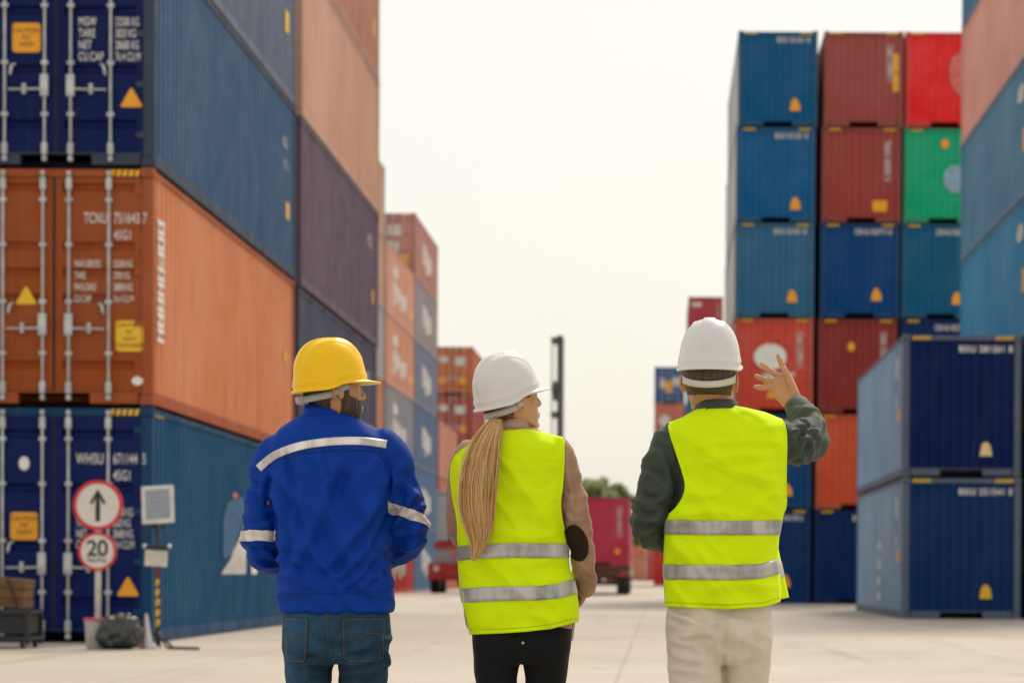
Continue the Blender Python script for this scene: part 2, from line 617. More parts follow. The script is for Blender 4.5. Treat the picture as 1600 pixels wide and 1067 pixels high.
def lettering(parent, s, x, z, size, mat='white', y=-0.004, name="lettering", **kw):
    return link(name, shift(text_bm(s, size, 0.0015, **kw), (x, y, z)), M[mat], parent)
def side_lettering(parent, s, y, z, size, face='right', rotate=0.0, mat='white', name="lettering", **kw):
    """lettering on a long side; x of text runs away from the camera on the right side"""
    bm = text_bm(s, size, 0.0015, **kw)
    if rotate: turn(bm, Matrix.Rotation(rotate, 3, 'Y'))
    if face == 'right':
        turn(bm, Matrix.Rotation(PI / 2, 3, 'Z')); shift(bm, (HW - 0.016, y, z))
    else:
        turn(bm, Matrix.Rotation(-PI / 2, 3, 'Z')); shift(bm, (-HW + 0.016, y, z))
    return link(name, bm, M[mat], parent)
def sticker(parent, x, z, w, h, mat='yellow', y=0.006, lines=0, name="placard"):
    bm = bmesh.new()
    r = min(w, h) * 0.12
    pts = []
    for cx, cz, a0 in ((w / 2 - r, -h / 2 + r, -90), (w / 2 - r, h / 2 - r, 0), (-w / 2 + r, h / 2 - r, 90), (-w / 2 + r, -h / 2 + r, 180)):
        for k in range(4):
            a = R(a0 + k * 30)
            pts.append((x + cx + r * math.cos(a), z + cz + r * math.sin(a)))
    prism(bm, pts, y - 0.004, y)
    return link(name, bm, M[mat], parent)
def triangle(parent, x, z, s, mat='yellow', y=0.006, name="warning_triangle"):
    bm = bmesh.new()
    pts = []
    for k in range(3):
        a = R(90 + 120 * k)
        for d in (-40, -13, 13, 40):
            b = a + R(d)
            pts.append((x + s * 0.5 * math.cos(a) + s * 0.09 * math.cos(b), z + s * 0.5 * math.sin(a) + s * 0.09 * math.sin(b)))
    prism(bm, pts, y - 0.004, y)
    return link(name, bm, M[mat], parent)
def blob_side(parent, pts, mat='white', face='right', name="emblem"):
    """flat marking on a long side; pts (y, z) outline"""
    bm = bmesh.new()
    if face == 'left': pts = [(-a, b) for a, b in pts][::-1]
    prism(bm, pts, -0.0015, 0.0015)
    bmesh.ops.triangulate(bm, faces=[f for f in bm.faces if len(f.verts) > 4])
    s = 1 if face == 'right' else -1
    turn(bm, Matrix.Rotation(s * PI / 2, 3, 'Z'))
    shift(bm, (s * (HW - 0.016), 0, 0))
    return link(name, bm, M[mat], parent)

def ellipse(cx, cz, a, b, n=20, wob=0.0, seed=0):
    r = random.Random(seed)
    return [(cx + a * (1 + wob * r.uniform(-1, 1)) * math.cos(2 * PI * k / n), cz + b * (1 + wob * r.uniform(-1, 1)) * math.sin(2 * PI * k / n)) for k in range(n)]

# colours (base, not lit)
NAVY, BLUE, BLUE2, SKYB = (0.002, 0.014, 0.105), (0.002, 0.085, 0.23), (0.03, 0.15, 0.30), (0.075, 0.20, 0.34)
ORANGE, RED, BROWN, CRIM, TEAL, GREEN, GREY, PINK, SALM, BRED = ((0.50, 0.135, 0.028), (0.55, 0.042, 0.028), (0.30, 0.045, 0.036), (0.22, 0.022, 0.022),
    (0.008, 0.12, 0.21), (0.02, 0.36, 0.20), (0.36, 0.29, 0.27), (0.58, 0.29, 0.24), (0.56, 0.21, 0.12), (0.75, 0.022, 0.022))

# ---- left row, near stack; paint carries the light: sides lighter, door ends darker
XA = -6.24 - HW
YA = 31.5
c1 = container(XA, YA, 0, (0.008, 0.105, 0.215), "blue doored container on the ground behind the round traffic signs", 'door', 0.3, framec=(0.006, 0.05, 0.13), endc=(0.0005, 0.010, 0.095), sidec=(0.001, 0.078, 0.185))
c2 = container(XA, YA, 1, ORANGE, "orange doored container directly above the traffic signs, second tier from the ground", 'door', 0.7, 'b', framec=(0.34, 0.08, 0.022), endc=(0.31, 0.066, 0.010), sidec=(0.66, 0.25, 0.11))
c3 = container(XA + 0.01, YA + 0.03, 2, (0.05, 0.115, 0.235), "muted blue doored container resting on the big orange one", 'door', 0.5, framec=(0.045, 0.06, 0.10), endc=(0.001, 0.009, 0.082))
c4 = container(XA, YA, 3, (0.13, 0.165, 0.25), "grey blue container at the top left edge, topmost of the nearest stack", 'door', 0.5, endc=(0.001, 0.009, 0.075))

lettering(c1, "WHSU", 0.28, 2.20, 0.185, sx=0.60, bold=0.0005, space=1.08)
lettering(c1, "671144  5", 0.735, 2.20, 0.185, sx=0.50, bold=0.0005, space=1.08)
lettering(c1, "45G1", 0.735, 2.00, 0.175, sx=0.55, bold=0.0005, space=1.08)
lettering(c1, "MGW\nTARE\nNET\nCU.CAP", 0.28, 1.56, 0.145, sx=0.50, linegap=0.92, bold=0.0)
lettering(c1, "32500 KG\n3820 KG\n28680 KG\n76.4 CU.M", 0.73, 1.56, 0.145, sx=0.42, linegap=0.92, bold=0.0)
sticker(c1, -0.36, 1.43, 0.34, 0.34, 'orange_mark')
lettering(c1, "CAUTION\n9'6\"\nHIGH", -0.36, 1.50, 0.075, 'black', 0.001, align='CENTER', linegap=1.1)
triangle(c1, 0.92, 0.66, 0.25, 'orange_mark')
bm = bmesh.new(); prism(bm, ellipse(-0.36, 2.20, 0.065, 0.085), 0.0, 0.006); link("emblem", bm, M['white'], c1)

lettering(c2, "TCNU", 0.37, 2.22, 0.185, sx=0.52, bold=0.0005, space=1.08)
lettering(c2, "751643 7", 0.735, 2.22, 0.185, sx=0.54, bold=0.0005, space=1.08)
lettering(c2, "45G1", 0.735, 2.02, 0.165, sx=0.58, bold=0.0005, space=1.08)
lettering(c2, "MAX.GROSS\nTARE\nPAYLOAD\nCU.CAP", 0.25, 1.68, 0.125, sx=0.48, linegap=1.14, bold=0.0)
lettering(c2, "32500 KG\n3700 KG\n28800 KG\n76.4 CU.M", 0.73, 1.68, 0.125, sx=0.46, linegap=1.14, bold=0.0)
triangle(c2, -0.34, 1.30, 0.235)
sticker(c2, 0.93, 0.84, 0.34, 0.38, 'yellow')
lettering(c2, "CAUTION\n9'6\"\nHIGH\nCONTAINER", 0.93, 0.95, 0.066, 'black', 0.001, align='CENTER', linegap=1.25)
bm = bmesh.new(); prism(bm, ellipse(1.03, 0.29, 0.07, 0.055), 0.0, 0.006); link("emblem", bm, M['white'], c2)

lettering(c3, "MGW\nTARE\nNET\nCU.CAP", 0.28, 1.86 - 0.15, 0.15, sx=0.55, linegap=0.95, bold=0.0005, space=1.08)
lettering(c3, "32500 KG\n3820 KG\n28680 KG\n76.4 CU.M", 0.73, 1.86 - 0.15, 0.15, sx=0.44, linegap=0.95, bold=0.0005, space=1.08)
sticker(c3, -0.36, 1.56, 0.35, 0.36, 'orange_mark')
lettering(c3, "CAUTION\n9'6\"\nHIGH", -0.36, 1.62, 0.075, 'black', 0.001, align='CENTER', linegap=1.1)
triangle(c3, 0.93, 0.80, 0.25, 'orange_mark')
# markings on the long side of the near stack
bm = bmesh.new()                                           # worn upright lettering, too faint to read
gr = random.Random(4)
for k in range(8):
    z0 = 2.30 - k * 0.192
    y0, wv = 0.40, 0.36
    st = [((y0, z0), (y0 + wv, z0), 0.055)]
    if gr.random() < 0.7: st.append(((y0, z0 - 0.12), (y0 + wv, z0 - 0.12), 0.05))
    if gr.random() < 0.7: st.append(((y0 + wv, z0), (y0 + wv * gr.uniform(0.7, 1.0), z0 - 0.12), 0.06))
    st.append(((y0 + wv * gr.uniform(0.1, 0.6), z0), (y0 + wv * gr.uniform(0.1, 0.6), z0 - 0.12), 0.06))
    for (a0, b0), (a1, b1), t in st:
        d = Vector((a1 - a0, b1 - b0)).normalized() * t / 2; e = Vector((-d.y, d.x))
        q = [(a0 - d.x + e.x, b0 - d.y + e.y), (a0 - d.x - e.x, b0 - d.y - e.y), (a1 + d.x - e.x, b1 + d.y - e.y), (a1 + d.x + e.x, b1 + d.y + e.y)]
        dz = gr.uniform(0.0005, 0.0025)
        prism(bm, q, -dz, 0.0015)
turn(bm, Matrix.Rotation(PI / 2, 3, 'Z')); shift(bm, (HW - 0.016, 0, 0))
link("lettering", bm, M['white'], c2)
side_lettering(c3, "45G1", 10.75, 2.05, 0.26, 'right', 0, 'faded')
side_lettering(c3, "751 6", 10.9, 1.70, 0.22, 'right', 0, 'faded')
def side_plate(p, y, z, w, h, mat='yellow', face='right'):
    return blob_side(p, [(y - w / 2, z - h / 2), (y + w / 2, z - h / 2), (y + w / 2, z + h / 2), (y - w / 2, z + h / 2)], mat, face, "placard")
side_plate(c3, 11.35, 1.05, 0.35, 0.28); side_plate(c4, 11.3, 1.25, 0.42, 0.36)
side_plate(c2, 11.2, 1.55, 0.22, 0.18); side_plate(c2, 0.45, 2.83, 0.5, 0.04); side_plate(c1, 0.5, 2.835, 0.6, 0.07)
# the emblem on the lower blue side: a pale swoosh in a dark field with a small red dot, and a pale bar beside it
blob_side(c1, [(5.05, 0.85), (7.20, 0.85), (7.26, 1.25), (7.22, 1.65), (6.7, 1.40), (6.1, 1.12), (5.5, 0.98)], 'faded')
blob_side(c1, [(5.15, 1.12), (5.5, 1.06), (6.1, 1.22), (6.7, 1.5), (7.2, 1.76), (7.2, 1.95), (6.9, 2.0), (6.2, 1.97), (5.5, 1.86), (5.2, 1.6)], 'white').data.materials[0] = simple("deep_blue_marking", (0.004, 0.10, 0.24), 0.45)
blob_side(c1, ellipse(6.25, 2.0, 0.24, 0.045), 'white').data.materials[0] = simple("red_marking", (0.62, 0.15, 0.14), 0.5)
blob_side(c1, [(7.75, 0.85), (8.3, 0.85), (8.25, 1.45), (7.95, 1.5)], 'white')
blob_side(c1, ellipse(8.35, 2.0, 0.42, 0.07), 'white')

# ---- left row, second stack; upper colours have the warm flare mixed in
YB = YA + L + 0.78
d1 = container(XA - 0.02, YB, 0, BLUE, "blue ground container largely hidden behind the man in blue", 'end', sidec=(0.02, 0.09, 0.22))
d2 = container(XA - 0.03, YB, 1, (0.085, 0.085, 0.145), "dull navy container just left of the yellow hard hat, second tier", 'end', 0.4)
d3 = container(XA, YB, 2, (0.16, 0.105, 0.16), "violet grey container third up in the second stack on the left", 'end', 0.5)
d4 = container(XA + 0.01, YB, 3, (0.66, 0.37, 0.26), "pale beige pink container fourth up in the second stack on the left", 'end', 0.6)
d5 = container(XA, YB, 4, (0.54, 0.23, 0.15), "pale red container cut off by the top of the photo, left second stack", 'end', 0.5)
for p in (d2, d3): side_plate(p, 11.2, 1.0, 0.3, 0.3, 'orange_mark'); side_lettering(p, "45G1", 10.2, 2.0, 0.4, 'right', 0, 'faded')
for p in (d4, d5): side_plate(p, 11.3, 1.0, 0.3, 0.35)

# ---- far left row; most colours paled to stand in for flare wash
XF = -11.4 - HW
def marks(p, kind=0, col='faded'):
    """big pale shipping marks on a long side"""
    if kind == 0:
        blob_side(p, ellipse(4.0, 2.05, 1.0, 0.26), col)
        for i, (a, b, z0, z1) in enumerate(((3.2, 4.1, 0.55, 1.7), (4.4, 5.6, 0.85, 1.6), (5.9, 6.9, 0.6, 1.45), (7.2, 8.6, 0.75, 1.5))):
            blob_side(p, [(a, z0), (b, z0 + 0.05), (b, z1 - 0.1), ((a + b) / 2, z1), (a, z1 - 0.2)], col, name="lettering")
    else:
        for i, (a, b, z0, z1) in enumerate(((4.2, 5.2, 1.0, 2.1), (5.6, 6.6, 0.7, 2.0), (7.0, 8.4, 0.9, 1.8))):
            blob_side(p, [(a, z0), (b, z0 + 0.05), (b, z1 - 0.1), (a, z1)], col, name="lettering")
fa = [(0, RED, "red"), (1, SALM, "salmon orange"), (2, (0.50, 0.22, 0.13), "muted orange"), (3, (0.40, 0.38, 0.37), "pale grey"), (4, (0.52, 0.33, 0.25), "beige"), (5, (0.52, 0.33, 0.25), "sandy beige")]
ORD = ["bottom", "second tier", "third tier", "fourth tier", "fifth tier", "sixth tier"]
for t, c, nm in fa:
    container(XF, 93.6, t, c, "%s container at the %s, a mere strip right of the second left stack" % (nm, ORD[t]), 'end', 0.4)
fb = [(0, (0.60, 0.045, 0.035), "bright red"), (1, (0.12, 0.21, 0.35), "mid blue"), (2, (0.27, 0.28, 0.32), "grey blue"), (3, (0.64, 0.30, 0.19), "orange"), (4, (0.66, 0.32, 0.22), "salmon orange")]
for t, c, nm in fb:
    p = container(XF + 0.02, 106.2, t, c, "%s white marked container, %s of far left stack right of yellow helmet" % (nm, ORD[t]), 'end', 0.35)
    marks(p, 0)
    if t in (3, 4): side_plate(p, 10.9, 0.9, 0.9, 0.3)
fc = [(0, (0.08, 0.18, 0.34), "blue"), (1, (0.09, 0.17, 0.33), "deep blue"), (2, (0.095, 0.16, 0.30), "navy blue"), (3, (0.17, 0.20, 0.30), "slate blue"), (4, (0.30, 0.26, 0.29), "blue grey"), (5, (0.46, 0.21, 0.17), "red brown")]
for t, c, nm in fc:
    p = container(XF, 118.9, t, c, "%s container with small white marks, %s of farther six high left stack" % (nm, ORD[t]), 'door' if t == 5 else 'end', 0.35)
    marks(p, 1)
    if t == 5:
        sticker(p, 0.62, 0.75, 0.5, 0.45, 'orange_mark'); sticker(p, 0.25, 2.1, 0.6, 0.5, 'faded'); sticker(p, 0.2, 1.35, 0.5, 0.5, 'faded'); sticker(p, -0.45, 2.0, 0.5, 0.6, 'faded')
for t in range(3):
    container(XF + 0.03, 131.8, t, (SALM, (0.50, 0.17, 0.11), (0.55, 0.24, 0.16))[t], ("salmon container on the ground behind the red yard truck", "muted red container second up behind the red yard truck", "pale salmon container topmost of three behind the red yard truck")[t], 'end', 0.3, stripes=False)
for t in range(5):
    p = container(XF, 155.5, t, (RED, CRIM, BROWN, (0.36, 0.07, 0.05), (0.50, 0.14, 0.05))[t],
                  ("red container at the foot of the distant five high stack", "dark crimson container second up in the distant five high stack", "brown red container third up in the distant five high stack",
                   "rust red doored container fourth up, left of the woman's helmet", "orange doored container on top, left of the woman's helmet")[t], 'door', 0.35)
    sticker(p, 0.62, 0.85, 0.42, 0.45, 'orange_mark'); sticker(p, -0.6, 0.85, 0.42, 0.42, 'orange_mark'); sticker(p, 0.45, 2.0, 0.7, 0.5, 'faded'); sticker(p, -0.55, 2.1, 0.5, 0.4, 'faded')
# ---- right: tall wall of three stacks seen end on
YR = 78.8
XR = [2.27 + HW, 2.27 + HW + W + 0.16, 2.27 + HW + 2 * (W + 0.12)]
PALE = (0.62, 0.60, 0.57)
cols = [
    [((0.001, 0.035, 0.15), "dark blue"), ((0.002, 0.065, 0.21), "dusky blue"), ((0.60, 0.075, 0.045), "orange red"), ((0.03, 0.15, 0.29), "dull blue"), ((0.004, 0.115, 0.30), "medium blue"), ((0.002, 0.105, 0.26), "deep blue")],
    [((0.001, 0.022, 0.12), "navy"), ((0.60, 0.085, 0.03), "vermilion"), ((0.27, 0.035, 0.03), "dark red"), ((0.001, 0.06, 0.22), "royal navy"), ((0.34, 0.06, 0.048), "brick red"), ((0.36, 0.08, 0.07), "dusty brick red")],
    [((0.01, 0.06, 0.2), "blue"), ((0.30, 0.04, 0.03), "maroon"), ((0.001, 0.025, 0.13), "indigo"), ((0.002, 0.11, 0.235), "teal blue"), ((0.004, 0.40, 0.20), "green"), ((0.80, 0.02, 0.02), "bright red")],
]
place = ["left column", "middle column", "right column"]
tall = {}
for ci, column in enumerate(cols):
    for t, (c, nm) in enumerate(column):
        dx = 0.022 * (t - 2.5) + rnd.uniform(-0.015, 0.015) + (0.02 if ci else 0) * (t - 3)
        p = container(XR[ci] + dx, YR + rnd.uniform(-0.05, 0.05), t, c, "%s container, %s of the %s in the tall right block" % (nm, ORD[t], place[ci]), 'end', 0.4, sidec=(0.44, 0.43, 0.41) if ci == 0 else None)  # left column sides all pale grey: brightness of the aisle face painted on
        tall[ci, t] = p
        bluish = c[2] > c[0] and nm != 'green'
        if bluish:
            lettering(p, rnd.choice(("BSIU 251261 8", "CBHU 823715 0", "FSCU 654108 3")), 0.98, 2.56, 0.235, 'faded', y=0.024, align='RIGHT', sx=0.72, bold=0.006)
            kx, kz = rnd.uniform(-0.12, 0.05), rnd.uniform(-0.05, 0.12)
            bm = bmesh.new(); prism(bm, [(px_ + kx, pz_ + kz) for px_, pz_ in [(0.40 + 0.0, 0.42), (0.72, 0.42), (0.70, 0.62), (0.60, 0.80), (0.50, 0.80), (0.42, 0.62)]], 0.018, 0.024); link("placard", bm, M['orange_mark'], p)
        elif nm != "green" and nm != "bright red":
            b = turn(text_bm(rnd.choice(("TGHU 603381 5", "CAIU 220954 1")), 0.24, 0.0015, sx=0.75, bold=0.006), Matrix.Rotation(R(90), 3, 'Y'))
            link("lettering", shift(b, (0.72, 0.024, 2.50)), M['faded'], p)
# individual markings
p = tall[0, 2]
bm = bmesh.new(); prism(bm, ellipse(-0.10, 1.72, 0.50, 0.40, 28, 0.03, 3), 0.018, 0.024); link("emblem", bm, M['white'], p)
bm = bmesh.new(); prism(bm, [(-0.25, 0.95), (0.55, 0.95), (0.68, 1.25), (-0.35, 1.22)], 0.018, 0.024); link("lettering", bm, M['faded'], p)
bm = bmesh.new(); prism(bm, [(-0.2, 0.44), (0.12, 0.44), (0.10, 0.64), (-0.18, 0.64)], 0.018, 0.024); link("placard", bm, M['orange_mark'], p)
p = tall[1, 5]
for z in (1.95, 1.35): sticker(p, 0.99, z, 0.2, 0.56, 'orange_mark', 0.024)
sticker(tall[1, 4], 0.57, 0.50, 0.46, 0.34, 'orange_mark', 0.024)
bm = bmesh.new(); prism(bm, ellipse(-0.2, 2.05, 0.12, 0.14, 16), 0.018, 0.024); link("placard", bm, M['orange_mark'], tall[1, 2])
bm = bmesh.new(); prism(bm, ellipse(0.05, 2.42, 0.13, 0.14, 16), 0.018, 0.024); link("placard", bm, M['orange_mark'], tall[2, 4])
bm = bmesh.new(); prism(bm, ellipse(0.35, 1.35, 0.34, 0.42, 20, 0.05), 0.018, 0.024); link("emblem", bm, simple("pale_blue_marking", (0.25, 0.40, 0.52), 0.6), tall[2, 4])
bm = bmesh.new(); prism(bm, ellipse(0.62, 1.65, 0.5, 0.7, 20, 0.05), 0.018, 0.024); link("emblem", bm, simple("faded_pink_marking", (0.70, 0.16, 0.14), 0.6), tall[2, 5])

# ---- right: two high stack in front, sides painted paler as if lit; tall stack beside
YS = 52.6
XS = (1409 - VPX) * YS / F + HW
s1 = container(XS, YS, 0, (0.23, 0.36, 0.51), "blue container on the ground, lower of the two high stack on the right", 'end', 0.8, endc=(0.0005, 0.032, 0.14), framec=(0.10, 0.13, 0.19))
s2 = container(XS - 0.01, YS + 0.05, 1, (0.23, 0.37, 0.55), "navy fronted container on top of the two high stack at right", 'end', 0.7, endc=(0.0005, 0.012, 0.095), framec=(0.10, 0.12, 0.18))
for p, s in ((s1, "BSIU 251541 0"), (s2, "BSIU 281261 8")):
    lettering(p, s, 1.04, 2.55, 0.185, 'white', y=0.024, align='RIGHT', sx=0.86, space=1.15, bold=0.004)
    bm = bmesh.new(); prism(bm, [(0.38, 0.42), (0.63, 0.42), (0.60, 0.62), (0.54, 0.70), (0.46, 0.70), (0.41, 0.62)], 0.018, 0.024); link("placard", bm, M['yellow'] if p is s1 else simple("cream_marking", (0.80, 0.62, 0.33), 0.5), p)
    for y, z, a, b in ((1.4, 2.3, 0.35, 0.25), (1.5, 1.6, 0.2, 0.14), (5.6, 1.55, 0.35, 0.12), (5.7, 1.15, 0.35, 0.12), (5.8, 0.75, 0.35, 0.1), (5.7, 0.42, 0.4, 0.1)):
        if p is s1 or y < 2: blob_side(p, ellipse(y, z, a, b, 12, 0.2, int(y * 10)), 'faded', 'left', "lettering")
    side_plate(p, 1.0, 1.3, 0.5, 0.25, 'orange_mark', 'left')
YT, XT = 52.6, 7.55 + HW
tl = [((0.02, 0.08, 0.2), "dark blue"), ((0.03, 0.11, 0.24), "blue"), ((0.045, 0.26, 0.46), "clear blue"), ((0.09, 0.24, 0.38), "grey blue"), ((0.70, 0.33, 0.27), "dusty pink"), ((0.03, 0.16, 0.32), "bright blue")]
for t, (c, nm) in enumerate(tl):
    p = container(XT, YT, t, c, "%s container, %s of the stack cut by the right photo edge" % (nm, ORD[t]), 'end', 0.4)
    side_plate(p, 0.9, 1.2, 0.5, 0.5, 'orange_mark', 'left')
    blob_side(p, ellipse(1.5, 2.25, 0.5, 0.2, 14, 0.1, t), 'faded', 'left', "lettering")

# ---- far right stacks
for t in range(7):
    c, nm = ((BLUE, "blue"), (RED, "red"), (BLUE, "plain blue"), (ORANGE, "orange"), (BLUE2, "light blue"), (CRIM, "dark crimson"), ((0.40, 0.05, 0.07), "crimson"))[t]
    p = container(1.95 + HW, 181, t, c, "%s container, %s of the distant stack behind the white helmet at right" % (nm, ORD[t] if t < 6 else "top tier"), 'end', 0.3)
    sticker(p, -0.65, 2.35, 0.7, 0.3, 'faded', 0.024)
    b = turn(text_bm("TGHU 603381 5", 0.24, 0.0015, sx=0.75), Matrix.Rotation(R(90), 3, 'Y')); link("lettering", shift(b, (0.8, 0.024, 2.5)), M['faded'], p)
for t in range(6):
    c, nm = ((RED, "red"), (SALM, "salmon"), (ORANGE, "orange"), (BROWN, "brown"), ((0.52, 0.16, 0.13), "dusty pink red"), ((0.05, 0.12, 0.27), "navy blue"))[t]
    p = container(-0.48 + HW, 206, t, c, "%s container, %s of the farthest narrow stack in the aisle" % (nm, ORD[t]), 'door' if t == 5 else 'end', 0.3)
    if t == 5:
        sticker(p, -0.1, 1.3, 0.6, 0.9, 'orange_mark'); sticker(p, -0.6, 1.6, 0.4, 0.8, 'faded'); sticker(p, 0.6, 1.7, 0.7, 0.7, 'faded')
    if t == 4:
        bm = bmesh.new(); prism(bm, ellipse(-0.4, 1.5, 0.45, 0.5), 0.018, 0.024); link("emblem", bm, M['faded'], p)
for t in range(5):
    c, nm = ((BLUE, "blue"), (CRIM, "maroon"), (RED, "red"), (BLUE2, "lighter blue"), ((0.01, 0.11, 0.28), "deep blue"))[t]
    container(2.0 + HW, 206, t, c, "%s container, %s behind the ear of the man in olive" % (nm, ORD[t]), 'end', 0.3)
for i, (x, t, c, lab) in enumerate(((-4.3, 0, SALM, "salmon container on the ground at the far end of the aisle"), (-4.3, 1, (0.60, 0.17, 0.08), "orange container on top at the far end of the aisle"),
        (-1.75, 0, (0.50, 0.08, 0.06), "red container on the ground beside the man's olive elbow, far away"), (-1.75, 1, (0.52, 0.12, 0.08), "rusty red container upper one beside the man's olive elbow, far away"),
        (-7.0, 0, (0.5, 0.1, 0.06), "far red container low behind the crimson trailer"), (-7.0, 1, (0.45, 0.08, 0.05), "far dark red container upper behind the crimson trailer"))):
    container(x + HW, 330, t, c, lab, 'end', 0.2, stripes=False)

# ------------------------------------------------------------------ trailer truck with crimson container
def wheel(parent, c, r, w, axis='X', name="wheel", dual=False):
    bm = bmesh.new()
    lathe(bm, [(r * 0.62, -w / 2), (r * 0.92, -w / 2), (r, -w * 0.32), (r, w * 0.32), (r * 0.92, w / 2), (r * 0.62, w / 2)], 28, c, axis, False)
    o = link(name, bm, M['rubber'], parent, True)
    bm = bmesh.new()
    lathe(bm, [(r * 0.63, -w / 2 + 0.01), (r * 0.55, -w * 0.35), (r * 0.3, -w * 0.3), (r * 0.22, -w / 2)], 24, c, axis, True)
    lathe(bm, [(r * 0.22, w / 2), (r * 0.3, w * 0.3), (r * 0.55, w * 0.35), (r * 0.63, w / 2 - 0.01)], 24, c, axis, True)
    link("rim", bm, M['galv'], o, True)
    return o
YT2 = 108.0
tx = at(983, 880, YT2).x - HW
tc_ = container(tx, YT2, 0, (0.52, 0.045, 0.10), "crimson container riding on the trailer beyond the woman's right arm", 'end', 0.25, z=1.22, group="loads on vehicles", stripes=False)
b = turn(text_bm("TGHU 603381 5", 0.24, 0.0015, sx=0.78, bold=0.006), Matrix.Rotation(R(90), 3, 'Y')); link("lettering", shift(b, (0.72, 0.024, 2.5)), M['faded'], tc_)
bm = bmesh.new(); prism(bm, ellipse(0.72, 0.62, 0.13, 0.13, 14), 0.018, 0.024); link("placard", bm, M['orange_mark'], tc_)
tr = tag(empty("trailer", (tx, YT2, 0)), "rusty skeletal trailer carrying the crimson container", "trailer")
bm = bmesh.new()
for sx in (-1, 1):
    box(bm, (sx * 0.5, L / 2, 1.0), (0.16, L, 0.30), bevel=0.01)
for y in (0.1, 3, 6, 9, 12): box(bm, (0, y, 1.12), (2.3, 0.16, 0.16))
box(bm, (0, 0.06, 0.85), (2.4, 0.10, 0.22))
link("chassis", bm, M['rust'], tr)
bm = bmesh.new(); box(bm, (0, 0.02, 0.55), (2.2, 0.06, 0.12)); [box(bm, (sx * 0.6, 0.05, 0.72), (0.06, 0.06, 0.3)) for sx in (-1, 1)]; link("bumper", bm, M['dark'], tr)
for sx in (-1, 1):
    for y in (0.95, 2.25):
        for q in (0.82, 1.08): wheel(tr, (sx * q, y, 0.5), 0.5, 0.24)
    bm = bmesh.new(); box(bm, (sx * 0.95, 0.0, 0.86), (0.34, 0.04, 0.14), bevel=0.01); link("tail_light", bm, simple("red_lens", (0.5, 0.02, 0.02), 0.3), tr)
    bm = bmesh.new(); box(bm, (sx * 0.95, 0.35, 0.42), (0.5, 0.02, 0.62)); link("mudflap", bm, M['rubber'], tr)
bm = bmesh.new(); rod(bm, (-1.1, 0.95, 0.5), (1.1, 0.95, 0.5), 0.08); rod(bm, (-1.1, 2.25, 0.5), (1.1, 2.25, 0.5), 0.08); link("axle", bm, M['dark'], tr)
# tractor unit ahead of it
tu = tag(empty("tractor_truck", (tx, YT2 + L + 0.3, 0)), "white tractor truck pulling the trailer with the crimson container", "truck")
bm = bmesh.new(); box(bm, (0, 1.4, 1.95), (2.4, 2.0, 2.5), bevel=0.12); link("cab", bm, simple("truck_white", (0.6, 0.6, 0.6), 0.4), tu)
bm = bmesh.new(); box(bm, (0, 0.39, 2.35), (1.8, 0.04, 0.8), bevel=0.02); link("window", bm, simple("dark_glass", (0.02, 0.03, 0.035), 0.1), tu)
bm = bmesh.new(); box(bm, (0, 0.2, 0.8), (1.0, 4.4, 0.3)); link("chassis", bm, M['dark'], tu)
for sx in (-1, 1):
    for y in (-0.9, 1.7): wheel(tu, (sx * 1.0, y, 0.5), 0.5, 0.3)

# ------------------------------------------------------------------ red yard truck facing us
YY = 113.0
yx = at(712, 900, YY).x
yt = tag(empty("yard_truck", (yx, YY, 0)), "red yard truck with pale blue cab, parked behind the woman's left side", "truck")
redm = simple("truck_red", (0.46, 0.035, 0.028), 0.45)
glass = simple("pale_glass", (0.40, 0.50, 0.55), 0.08, 0.0, 0.1)
bm = bmesh.new()
box(bm, (0, 2.2, 0.85), (1.1, 5.0, 0.3), bevel=0.02)
box(bm, (0, 0.1, 0.95), (2.44, 0.5, 0.75), bevel=0.05)
for sx in (-1, 1): box(bm, (sx * 1.0, 1.1, 1.28), (0.5, 1.5, 0.10), bevel=0.03)
link("chassis", bm, redm, yt)
bm = bmesh.new()
for sx in (-1, 1):
    for y in (0.25, 1.9): box(bm, (sx * 0.86, y, 2.9), (0.10, 0.10, 3.0), bevel=0.01)
box(bm, (0, 1.07, 4.45), (1.9, 1.85, 0.14), bevel=0.03)
box(bm, (0, 1.07, 1.75), (1.84, 1.75, 0.85), bevel=0.03)
box(bm, (0, 0.22, 2.25), (1.82, 0.07, 0.12))
link("cab", bm, simple("cab_blue_grey", (0.36, 0.45, 0.50), 0.4), yt)
bm = bmesh.new()
for y in (0.2, 1.95): box(bm, (0, y, 3.3), (1.62, 0.03, 2.1))
for sx in (-1, 1): box(bm, (sx * 0.88, 1.07, 3.3), (0.03, 1.5, 2.1))
link("window", bm, glass, yt)
bm = bmesh.new(); box(bm, (-0.25, 0.14, 2.75), (0.14, 0.05, 1.25), bevel=0.01); link("wiper_guard", bm, M['dark'], yt)
bm = bmesh.new(); box(bm, (0, 0.13, 2.12), (1.95, 0.08, 0.26), bevel=0.02); link("visor_bar", bm, redm, yt)
for sx in (-1, 1):
    wheel(yt, (sx * 0.95, 0.75, 0.5), 0.5, 0.42); wheel(yt, (sx * 0.95, 3.9, 0.5), 0.5, 0.42)
    bm = bmesh.new(); lathe(bm, [(0.11, -0.17), (0.13, -0.20), (0.10, -0.22)], 16, (sx * 0.85, 0.0, 1.08), 'Y'); link("headlight", bm, M['white'], yt)
bm = bmesh.new(); box(bm, (0.05, 0.16, 1.75), (0.5, 0.03, 0.4), bevel=0.01); link("badge_panel", bm, simple("pink_marking", (0.65, 0.22, 0.25), 0.5), yt)

